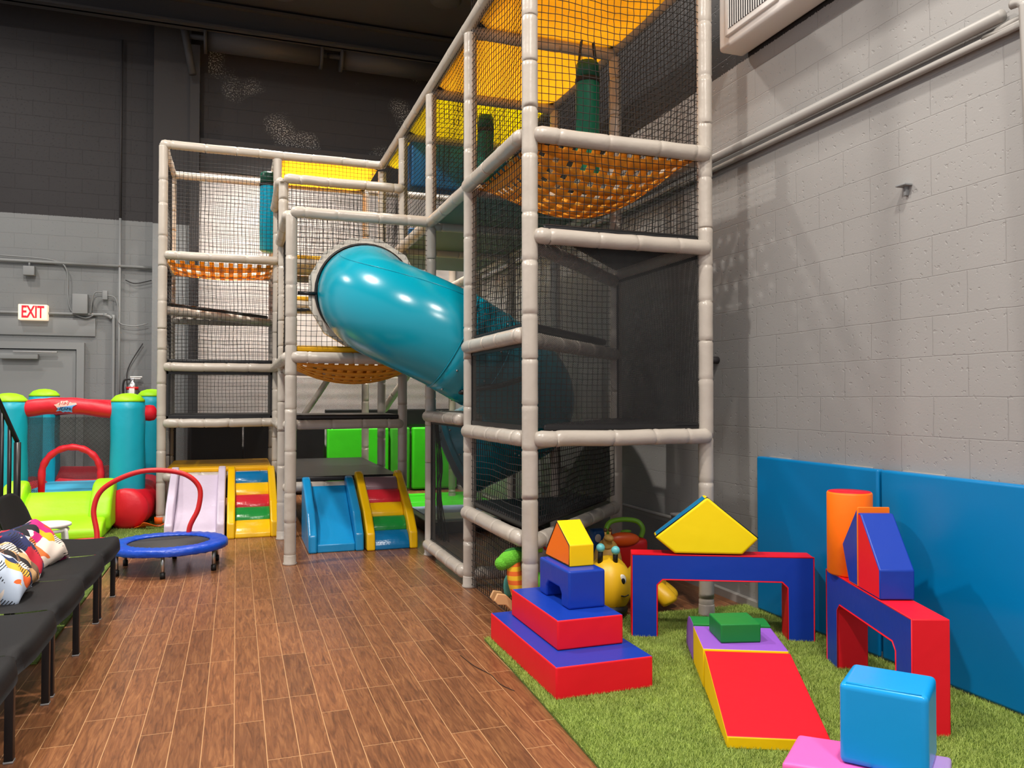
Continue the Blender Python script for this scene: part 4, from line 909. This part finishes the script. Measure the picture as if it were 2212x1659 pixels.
# cushions
def cushion_mat(name, seed, base, cols):
    m = bpy.data.materials.new(name); m.use_nodes = True; t = m.node_tree; b = t.nodes['Principled BSDF']; L = t.links.new; b.inputs['Roughness'].default_value = .85
    tc = nn(t, 'ShaderNodeTexCoord'); no = nn(t, 'ShaderNodeTexNoise'); no.inputs['Scale'].default_value = 7; mpp = nn(t, 'ShaderNodeMapping'); mpp.inputs['Location'].default_value = (seed, seed*2, 0)
    L(tc.outputs['Object'], mpp.inputs[0]); L(mpp.outputs[0], no.inputs[0]); sc = nn(t, 'ShaderNodeVectorMath', operation='MULTIPLY_ADD'); sc.inputs[1].default_value = (.12,)*3; L(no.outputs['Color'], sc.inputs[0]); L(mpp.outputs[0], sc.inputs[2])
    vo = nn(t, 'ShaderNodeTexVoronoi'); vo.inputs['Scale'].default_value = 13; L(sc.outputs[0], vo.inputs[0]); sp2 = nn(t, 'ShaderNodeSeparateColor'); L(vo.outputs['Color'], sp2.inputs[0])
    rp = nn(t, 'ShaderNodeValToRGB'); rp.color_ramp.interpolation = 'CONSTANT'; E_ = rp.color_ramp.elements; E_[0].color = srgb(*base); E_[1].position = .97; E_[1].color = srgb(*base)
    for k, c in enumerate(cols): x_ = E_.new(.3+.62*k/len(cols)); x_.color = srgb(*c)
    L(sp2.outputs[0], rp.inputs[0])
    wv = nn(t, 'ShaderNodeTexWave'); wv.inputs['Scale'].default_value = 26; wv.inputs['Distortion'].default_value = 3; L(mpp.outputs[0], wv.inputs[0])
    g1 = nn(t, 'ShaderNodeMath', operation='GREATER_THAN'); g1.inputs[1].default_value = .72; L(wv.outputs['Fac'], g1.inputs[0]); g2 = nn(t, 'ShaderNodeMath', operation='GREATER_THAN'); g2.inputs[1].default_value = .72; L(sp2.outputs[1], g2.inputs[0])
    g3 = nn(t, 'ShaderNodeMath', operation='MULTIPLY'); L(g1.outputs[0], g3.inputs[0]); L(g2.outputs[0], g3.inputs[1])
    mx = nn(t, 'ShaderNodeMix', data_type='RGBA'); mx.inputs[7].default_value = srgb(30, 30, 40); L(g3.outputs[0], mx.inputs[0]); L(rp.outputs[0], mx.inputs[6]); L(mx.outputs[2], b.inputs['Base Color'])
    return m
def cushion(loc, rot, size, m_, label):
    bm = bmesh.new(); n = 22; s = size/2
    for side in (1, -1):
        G = []
        for i in range(n+1):
            row = []
            for j in range(n+1):
                u, v = 2*i/n-1, 2*j/n-1; pin = 1-.09*(1-abs(v)**2)*abs(u)**4
                th = .085*((1-abs(u)**3.2)*(1-abs(v)**3.2))**.5
                x = u*s*(1-.1*(1-v*v)*abs(u)**3); y = v*s*(1-.1*(1-u*u)*abs(v)**3)
                row.append(bm.verts.new((x, y, side*(th+.004*math.sin(u*9+v*5)*(th > .01)))))
            G.append(row)
        for i in range(n):
            for j in range(n):
                q4 = (G[i][j], G[i+1][j], G[i+1][j+1], G[i][j+1]); bm.faces.new(q4 if side > 0 else q4[::-1])
    bmesh.ops.remove_doubles(bm, verts=list(bm.verts), dist=.002)
    o = obj('cushion', bm, m_); o.location = loc; o.rotation_euler = rot; return tag(o, label, 'cushion', None)
cw = (236, 222, 210)
cushion((-1.09, 5.2, .5), (math.radians(10), math.radians(48), math.radians(-12)), .32, cushion_mat('print_a', 1, cw, [(225, 75, 45), cw, (200, 30, 120), (30, 40, 80), (240, 180, 20), cw, (235, 120, 60), (25, 25, 35)]), 'patterned cushion with pink and orange patches, farthest on the bench')
cushion((-1.1, 4.88, .5), (math.radians(-5), math.radians(58), math.radians(8)), .32, cushion_mat('print_b', 5, (40, 48, 96), [(200, 35, 60), (40, 48, 96), cw, (40, 48, 96), (225, 60, 80)]), 'navy and red patterned cushion leaning behind the tan one')
cushion((-1.08, 4.6, .49), (math.radians(0), math.radians(50), math.radians(-6)), .29, cushion_mat('print_c', 9, (214, 170, 120), [(40, 34, 34), (226, 160, 70), cw, (120, 90, 70)]), 'tan cushion with dark spots at the left edge')
cushion((-1.05, 4.33, .5), (math.radians(8), math.radians(42), math.radians(6)), .28, cushion_mat('print_d', 14, (190, 205, 225), [(35, 50, 90), cw, (240, 180, 60), (190, 205, 225), (230, 100, 40)]), 'pale blue patterned cushion nearest the viewer on the bench')

# stool
t_ = thing('white_stool', 'round white stool behind the black chair row', 'stool', (-1.28, 6.5, 0))
bm = bmesh.new(); lathe(bm, [(.14, .425), (.15, .43), (.15, .445), (.14, .45)], n=36); obj('stool_seat', bm, 'white', t_)
bm = bmesh.new(); tube(bm, [(.125*math.cos(2*PI*k/30), .125*math.sin(2*PI*k/30), .4) for k in range(30)], .012, 8, closed=True); obj('seat_ring', bm, 'white', t_)
for k in range(4):
    a = PI/4+k*PI/2+.3; tb('leg', smoothpath([(.08*math.cos(a), .08*math.sin(a), .42), (.13*math.cos(a), .13*math.sin(a), .41), (.15*math.cos(a), .15*math.sin(a), .36), (.18*math.cos(a), .18*math.sin(a), 0)], 5), .012, 'white', t_, n=10)
# black railing at the left edge
t_ = thing('black_railing', 'black metal railing with upright bars at the left edge', 'railing', (-1.66, 7.3, 0))
tb('top_rail', [(0, 0, 1.0), (-.5, 0, 2.25)], .018, 'blackmetal', t_, n=6); tb('bottom_rail', [(0, 0, .1), (-.7, 0, .12)], .016, 'blackmetal', t_, n=6)
for k in range(6):
    x = -.0-.055*k; tb('bar', [(x, 0, .1), (x, 0, 1.0-x*2.5)], .016 if k else .026, 'blackmetal', t_, n=6)

# ================================================================ BLUE WALL MATS (right)
tag(obj('blue_wall_mat', rbox((3.125, 3.215, .02), (3.175, 4.22, .985), .014, 3), 'matblue', smooth=False), 'blue padded wall mat behind the bridge block, farther of two', 'wall mat')
tag(obj('blue_wall_mat', rbox((3.125, 1.95, .02), (3.175, 3.2, .985), .014, 3), 'matblue', smooth=False), 'blue padded wall mat at the right edge, nearer of two', 'wall mat')

for a, b_, lab in ((3.95, 4.15, 'white tape strip on top edge of the farther blue mat, at its far end'), (3.3, 3.6, 'white tape strip on top edge of the farther blue mat, near the joint'), (2.85, 3.1, 'white tape strip on top edge of the nearer blue mat')):
    tag(obj('tape_strip', rbox((3.17, a, .975), (3.181, b_, .988), .002), 'conduit'), lab, 'tape')
tag(tb('loose_thread', smoothpath([(1.12, 4.02, .002), (1.14, 3.84, .003), (1.18, 3.69, .003), (1.185, 3.55, .003), (1.22, 3.45, .002)], 5), .0016, 'rubber', n=5), 'thin black thread lying on the wood floor beside the grass mat', 'thread')

# ================================================================ FOAM BLOCKS
def blockbox(name, label, lo, hi, mats, topmi):
    bm = bmesh.new(); v, fs = addbox(bm, lo, hi); fs[1].material_index = 1
    bevel(bm, .008, 3); o = obj(name, bm, mats, smooth=False); return tag(o, label, 'foam block')
blockbox('foam_block', 'long red foam block with blue top, lowest of the stack', (1.345, 3.25, .012), (1.83, 4.2, .158), ['red', 'blue'], 1)
blockbox('foam_block', 'red foam block with blue top, second in the stack', (1.44, 3.46, .159), (1.785, 4.12, .3), ['red', 'blue'], 1)
bm = prism([(0, .3), (0, .49), (.4, .49), (.4, .3), (.3, .3), (.3, .36), (.275, .385), (.125, .385), (.1, .36), (.1, .3)], (1.565, 3.615, 0), (0, 1), (1, 0), .2, 0, 0, .012, 3)
tag(obj('foam_arch_block', bm, 'blue', smooth=False), 'small royal blue arch block on top of the red and blue stack', 'foam block')
bm = prism([(0, .491), (0, .6), (.17, .705), (.32, .535), (.34, .491)], (1.612, 3.71, 0), (0, 1), (1, 0), .135, 0, 1, .006, 3, 1)
t_ = obj('foam_house_block', bm, ['orange', 'yellow'], smooth=False); tag(t_, 'house shaped block, orange ends and yellow sides, topmost of the stack', 'foam block')
pipe_edges('piping', [(0.006, .497), (0.006, .6), (.17, .699), (.315, .535), (.334, .497)], (1.612, 3.71, 0), (0, 1), (-.001, 0), 'black', t_, .0025)

def bridge(label, o, u, d, Lh, depth, h=.475, leg=.143, beam=.14, mats=('blue', 'red')):
    p = [(0, .01), (0, h), (Lh, h), (Lh, .01), (Lh-leg, .01), (Lh-leg, h-beam-.03), (Lh-leg-.03, h-beam), (leg+.03, h-beam), (leg, h-beam-.03), (leg, .01)]
    bm = prism(p, (o[0], o[1], 0), u, d, depth, 0, 1, .005, 2, 1); t_ = obj('foam_bridge_block', bm, list(mats), smooth=False); tag(t_, label, 'foam block')
    dn = Vector((d[0], d[1])).normalized()*.0
    pipe_edges('piping', p, (o[0], o[1], 0), u, (dn.x, dn.y), 'red', t_, .003); return t_
u1 = Vector((3.01-2.108, 3.558-3.98)).normalized(); d1 = Vector((-u1.y, u1.x))
bridge('blue and red foam bridge block standing before the padded post', (2.108, 3.98), u1, d1, .996, .145)
A2 = Vector((2.535, 2.44)); E2 = Vector((2.868, 3.3)); u2 = (E2-A2).normalized(); d2 = Vector((u2.y, -u2.x))
bridge('blue and red foam bridge block beside the blue wall mat', A2, u2, d2, (E2-A2).length, .15)
# leaning pentagon on bridge 1
c1 = Vector((2.108, 3.98))+u1*0; 
def pt(px_, z): return (px_, z)
prof = [(.24, .482), (.13, .572), (.42, .8), (.7, .572), (.61, .482)]
bm = prism(prof, (2.108+d1.x*.0, 3.98+d1.y*.0, 0), u1, d1, .14, 0, 1, .014, 3, 0); t_ = obj('foam_pentagon_block', bm, ['lemon', 'slideblue'], smooth=False); tag(t_, 'yellow pentagon block with blue edges balanced on the bridge', 'foam block')
pipe_edges('piping', [(.245, .487), (.137, .573), (.42, .793), (.693, .573), (.605, .487)], (2.108, 3.98, 0), u1, (d1.x*.012, d1.y*.012), 'black', t_, .008)
# cylinder on bridge 2
t_ = thing('foam_cylinder', 'orange foam cylinder with red top standing on the bridge by the wall mat', 'foam block', (2.9, 3.17, .477))
bm = bmesh.new(); lathe(bm, [(.1, 0), (.107, .008), (.107, .4), (.103, .408)], n=48); obj('cylinder_side', bm, 'orange', t_)
bm = bmesh.new(); lathe(bm, [(.1, .404), (.099, .411)], n=48); obj('cylinder_top', bm, 'red', t_, label='red top disc')
# two pentagon-profile blocks on bridge 2
o2 = A2
def L2(s): return A2+u2*s
s_a = .29
bm = prism([(s_a, .478), (s_a, .605), (s_a+.2, .822), (s_a+.23, .822), (s_a+.23, .478)], (A2.x, A2.y, 0), u2, d2, .15, 0, 1, .006, 2, 1)
tag(obj('foam_wedge_block', bm, ['red', 'blue'], smooth=False), 'red sided block with slanted blue front, on the bridge by the wall', 'foam block')
bm = prism([(s_a+.235, .478), (s_a+.235, .85), (s_a+.42, .645), (s_a+.34, .478)], (A2.x, A2.y, 0), u2, d2, .15, 0, 1, .006, 2, 1)
tag(obj('foam_wedge_block', bm, ['blue', 'orange'], smooth=False), 'blue sided pointed block with orange edges, before the orange cylinder', 'foam block')

# ramp group on the turf
rA = Vector((2.045, 3.165)); ur = Vector((.328, -.155)).normalized(); dr = Vector((-ur.y, ur.x))
W = .385
bm = prism([(0, .012), (0, .195), (W, .195), (W, .012)], (rA.x, rA.y, 0), ur, dr, .37, 0, [0, 1, 0, 0], .006, 2)
t_ = obj('foam_block', bm, ['yellow', 'purple'], smooth=False); tag(t_, 'yellow foam block with purple top between ramp and rounded block', 'foam block')
bm = bmesh.new(); n0 = rA-dr*.0035+ur*.005; c4 = [(0.005, .045), (.05, .045), (.05, .12), (.005, .12)]
bm.faces.new([bm.verts.new((*(n0+ur*(a-.0)), z)) for a, z in c4]); obj('care_tag', bm, 'white', t_, label='white care tag')
# wedge
rB = rA-dr*.012+ur*.004; bm = bmesh.new()
P = []
for s in (0, W):
    for (dd, z) in ((0, .012), (0, .19), (-.62, .06), (-.62, .012)): P.append((rB+ur*s+dr*dd, z))
v = [bm.verts.new((p.x, p.y, z)) for p, z in P]
for q4, mi in (((0, 1, 2, 3), 0), ((4, 7, 6, 5), 0), ((1, 5, 6, 2), 1), ((2, 6, 7, 3), 0), ((0, 3, 7, 4), 0), ((0, 4, 5, 1), 0)): bm.faces.new([v[i] for i in q4]).material_index = mi
bmesh.ops.recalc_face_normals(bm, faces=list(bm.faces)); bevel(bm, .006, 2); tag(obj('foam_ramp', bm, ['yellow', 'red'], smooth=False), 'red topped foam ramp with yellow sides on the grass', 'foam block')
# rounded green block
gA = rA+dr*.376; K = 18; prof = [(0, .012)]+[(.3*math.sin(PI/2*k/K), .012+.19*max(0, 1-(math.sin(PI/2*k/K))**4)**.5+.004*math.sin(PI*k/K)) for k in range(K+1)]
bm = prism(prof, (gA.x, gA.y, 0), dr, ur, W, 0, 1, .004, 2); tag(obj('foam_rounded_block', bm, ['purple', 'green'], smooth=False), 'rounded green block with purple ends behind the purple topped block', 'foam block')
# small green block
gS = Vector((2.165, 3.2)); us = Vector((.19, -.05)).normalized(); ds = Vector((-us.y, us.x)); ds = (ds+Vector((.05, 0))).normalized()
bm = prism([(0, .196), (0, .285), (.195, .285), (.195, .196)], (gS.x, gS.y, 0), us, ds, .2, 0, 0, .008, 3); tag(obj('foam_block', bm, 'green', smooth=False), 'small green foam block lying on the purple top', 'foam block')
# cube and pink block
uc = Vector((.64, -.77)).normalized(); dc = Vector((.8, .6)).normalized(); cA = Vector((1.882, 2.112))
bm = prism([(0, .152), (0, .415), (.262, .415), (.262, .152)], (cA.x, cA.y, 0), uc, dc, .235, 0, 0, .022, 5); t_ = obj('foam_cube', bm, 'sky', smooth=False); tag(t_, 'glossy light blue foam cube on the pink block', 'foam block')
pipe_edges('piping', [(.02, .172), (.02, .413), (.242, .413), (.242, .172)][1:3]+[(.242, .4125), (.02, .4125)], (cA.x, cA.y, 0), uc, (dc.x*.012, dc.y*.012), 'sky', t_, .004)
up_ = Vector((.333, -.29)).normalized(); dp = Vector((.77, .63)).normalized(); pA = Vector((1.93, 2.325))-dp*.26
bm = prism([(0, .012), (0, .15), (.26, .15), (.26, .012)], (pA.x-up_.x*.03, pA.y-up_.y*.03, 0), up_, dp, .26, 0, 0, .016, 4); tag(obj('foam_block', bm, 'pink', smooth=False), 'pink foam block in the near right corner under the cube', 'foam block')
bm = prism([(0, .012), (0, .15), (.22, .15), (.22, .012)], (pA.x+up_.x*.235, pA.y+up_.y*.235, 0), up_, dp, .26, 0, 0, .016, 4); tag(obj('foam_block', bm, 'lilac', smooth=False), 'pale lilac foam block at the bottom edge, right of the cube', 'foam block')

# ================================================================ TOYS
# bee hopper
t_ = thing('bee_hopper', 'yellow bee ride-on hopper with teal feelers behind the stack', 'ride-on toy', (2.18, 4.42, 0), math.radians(-15))
bm = bmesh.new(); ellip(bm, (0, 0, .2), (.145, .15, .18), 32, 20); obj('body', bm, 'beeyellow', t_)
bm = bmesh.new(); ellip(bm, (-.035, .04, .18), (.13, .165, .168), 32, 20); obj('black_band', bm, 'black', t_, label='black body stripe')
bm = bmesh.new(); ellip(bm, (0, 0, .06), (.12, .14, .06), 24, 10); obj('base', bm, 'rubber', t_)
for x, y, z in ((-.06, -.06, .43), (.03, -.075, .415)):
    f = tb('feeler', [(x, y+.02, .33), (x, y, z)], .016, 'rubber', t_); el('feeler_ball', (x, y, z+.01), (.027, .027, .027), 'aqua', f)
e1_ = el('eye', (.06, -.118, .255), (.026, .012, .034), 'eyewhite', t_); el('pupil', (.064, -.129, .25), (.013, .005, .018), 'rubber', e1_)
tb('mouth', smoothpath([(.05, -.138, .165), (.075, -.13, .158), (.1, -.118, .165)], 4), .004, 'rubber', t_, n=6)
# giraffe hopper
t_ = thing('giraffe_hopper', 'tan giraffe hopper with brown horn tips standing behind the bee', 'ride-on toy', (2.42, 4.92, 0))
bm = bmesh.new(); ellip(bm, (0, 0, .2), (.1, .11, .19), 32, 18); obj('body', bm, 'tan', t_)
tb('neck', smoothpath([(-.02, -.04, .34), (-.03, -.06, .4)], 4), [.04, .036, .033, .03, .028], 'tan', t_, n=16)
el('head', (-.03, -.08, .405), (.03, .045, .025), 'tan', t_)
for x in (-.045, -.01): h_ = tb('horn', [(x, -.06, .42), (x, -.06, .45)], .007, 'tan', t_); el('horn_ball', (x, -.06, .457), (.014, .014, .014), 'brown', h_)
t_ = thing('dog_hopper', 'yellow spotted hopper toy with fat feet seen under the bridge', 'ride-on toy', (2.5, 4.52, 0))
bm = bmesh.new(); ellip(bm, (.0, .02, .17), (.14, .12, .135), 32, 18); obj('body', bm, 'beeyellow', t_)
for x, y in ((.09, -.15), (.17, -.03), (-.08, -.13), (-.05, .12)):
    tb('leg', smoothpath([(x*.5, y*.5+.02, .14), (x*.85, y*.85, .09), (x, y, .058)], 4), [.05, .054, .056, .056, .056, .056, .054, .05, .03], 'beeyellow', t_, n=18)
el('spot', (-.02, -.092, .2), (.035, .01, .035), 'brown', t_, label='brown spot')
# dark soft toy behind bee
t_ = thing('plush_toy', 'grey plush toy behind the yellow bee', 'soft toy', (2.12, 4.72, 0)); el('body', (0, 0, .2), (.09, .08, .16), 'greyplush', t_); el('head', (0, 0, .36), (.06, .06, .06), 'greyplush', t_)
# rocking dinosaur
t_ = thing('rocking_dinosaur', 'green plush dinosaur rocker with striped belly beside the centre post', 'rocking toy', (1.53, 4.37, .02))
el('head', (-.01, 0, .395), (.085, .055, .052), 'plush', t_, rot=Matrix.Rotation(math.radians(-22), 3, 'Y').to_quaternion())
el('snout', (-.062, 0, .37), (.042, .046, .04), 'plush', t_); el('mane', (.03, .005, .435), (.075, .035, .022), 'plushdk', t_)
m = bpy.data.materials.new('orange_yellow_stripes'); m.use_nodes = True; tt = m.node_tree; bb = tt.nodes['Principled BSDF']; tc = nn(tt, 'ShaderNodeTexCoord'); wv = nn(tt, 'ShaderNodeTexWave', bands_direction='Z'); wv.inputs['Scale'].default_value = 6
rp = nn(tt, 'ShaderNodeValToRGB'); rp.color_ramp.interpolation = 'CONSTANT'; rp.color_ramp.elements[0].color = srgb(232, 110, 40); rp.color_ramp.elements[1].position = .5; rp.color_ramp.elements[1].color = srgb(240, 190, 40)
tt.links.new(tc.outputs['Object'], wv.inputs[0]); tt.links.new(wv.outputs['Fac'], rp.inputs[0]); tt.links.new(rp.outputs[0], bb.inputs['Base Color']); bb.inputs['Roughness'].default_value = .9
tb('belly', smoothpath([(.01, -.01, .38), (.015, -.01, .28), (.06, -.01, .16)], 5), [.035, .038, .04, .042, .044, .046, .048, .05, .052, .054, .055], m, t_, n=14)
el('body', (.17, .05, .2), (.13, .08, .09), 'plush', t_); el('seat_pad', (.0, .06, .22), (.032, .025, .07), 'tealcloth', t_, label='teal wing with red rim')
for y in (.02, .1):
    pr = [(-.1, .15), (-.08, .19), (-.03, .18), (.03, .12), (.14, .09), (.3, .09), (.3, .02), (.1, .0), (.02, .07), (-.03, .12), (-.08, .125)]
    bm = prism(pr, (0, y, 0), (1, 0), (0, 1), .02, 0, 0, .004, 2); obj('rocker', bm, 'wood', t_, smooth=False)
# activity walker
t_ = thing('baby_walker', 'red activity walker with green handle behind the bridge block', 'push toy', (2.62, 5.05, 0), math.radians(-10))
tb('handle', smoothpath([(-.12, 0, .36), (-.135, 0, .42), (-.1, .02, .47), (0, .03, .485), (.1, .02, .47), (.135, 0, .42), (.12, 0, .36)], 6), .018, 'toygreen', t_)
obj('body', rbox((-.16, -.06, .12), (.16, .07, .36), .05, 4), 'toyred', t_)
el('dial', (-.03, -.06, .36), (.12, .04, .05), 'toyorange', t_); el('button', (0, -.03, .41), (.04, .02, .012), 'toygreen', t_)
for x in (-.15, .15):
    bm = bmesh.new(); tube(bm, [(x-.02, 0, .07), (x+.02, 0, .07)], .07, 20); obj('wheel', bm, 'toyorange', t_)
t_ = thing('toy_plane', 'blue and red toy vehicle between the giraffe and the walker', 'toy', (2.5, 5.25, .0)); obj('body', rbox((-.06, -.05, .02), (.06, .05, .4), .03, 3), 'toyblue', t_); el('face_sticker', (-.02, -.055, .34), (.025, .006, .03), 'cream', t_)
bm = prism([(0, .2), (.12, .2), (.06, .4)], (.05, 0, 0), (1, 0), (0, 1), .03, 0, 0, .008, 2); obj('fin', bm, 'toyred', t_, smooth=False)
t_ = thing('toy_train', 'small red and green toy behind the centre post', 'toy', (1.93, 4.9, 0)); obj('body', rbox((-.08, -.05, .02), (.05, .05, .4), .02, 3), 'greyplush', t_)
bm = bmesh.new(); tube(bm, [(.02, -.055, .38), (.02, -.035, .38)], .035, 20); w_ = obj('wheel', bm, 'toyred', t_); el('hub', (.02, -.06, .38), (.02, .006, .02), 'aqua', w_); obj('block', rbox((-.06, -.06, .34), (-.02, -.03, .4), .006), 'toygreen', t_)
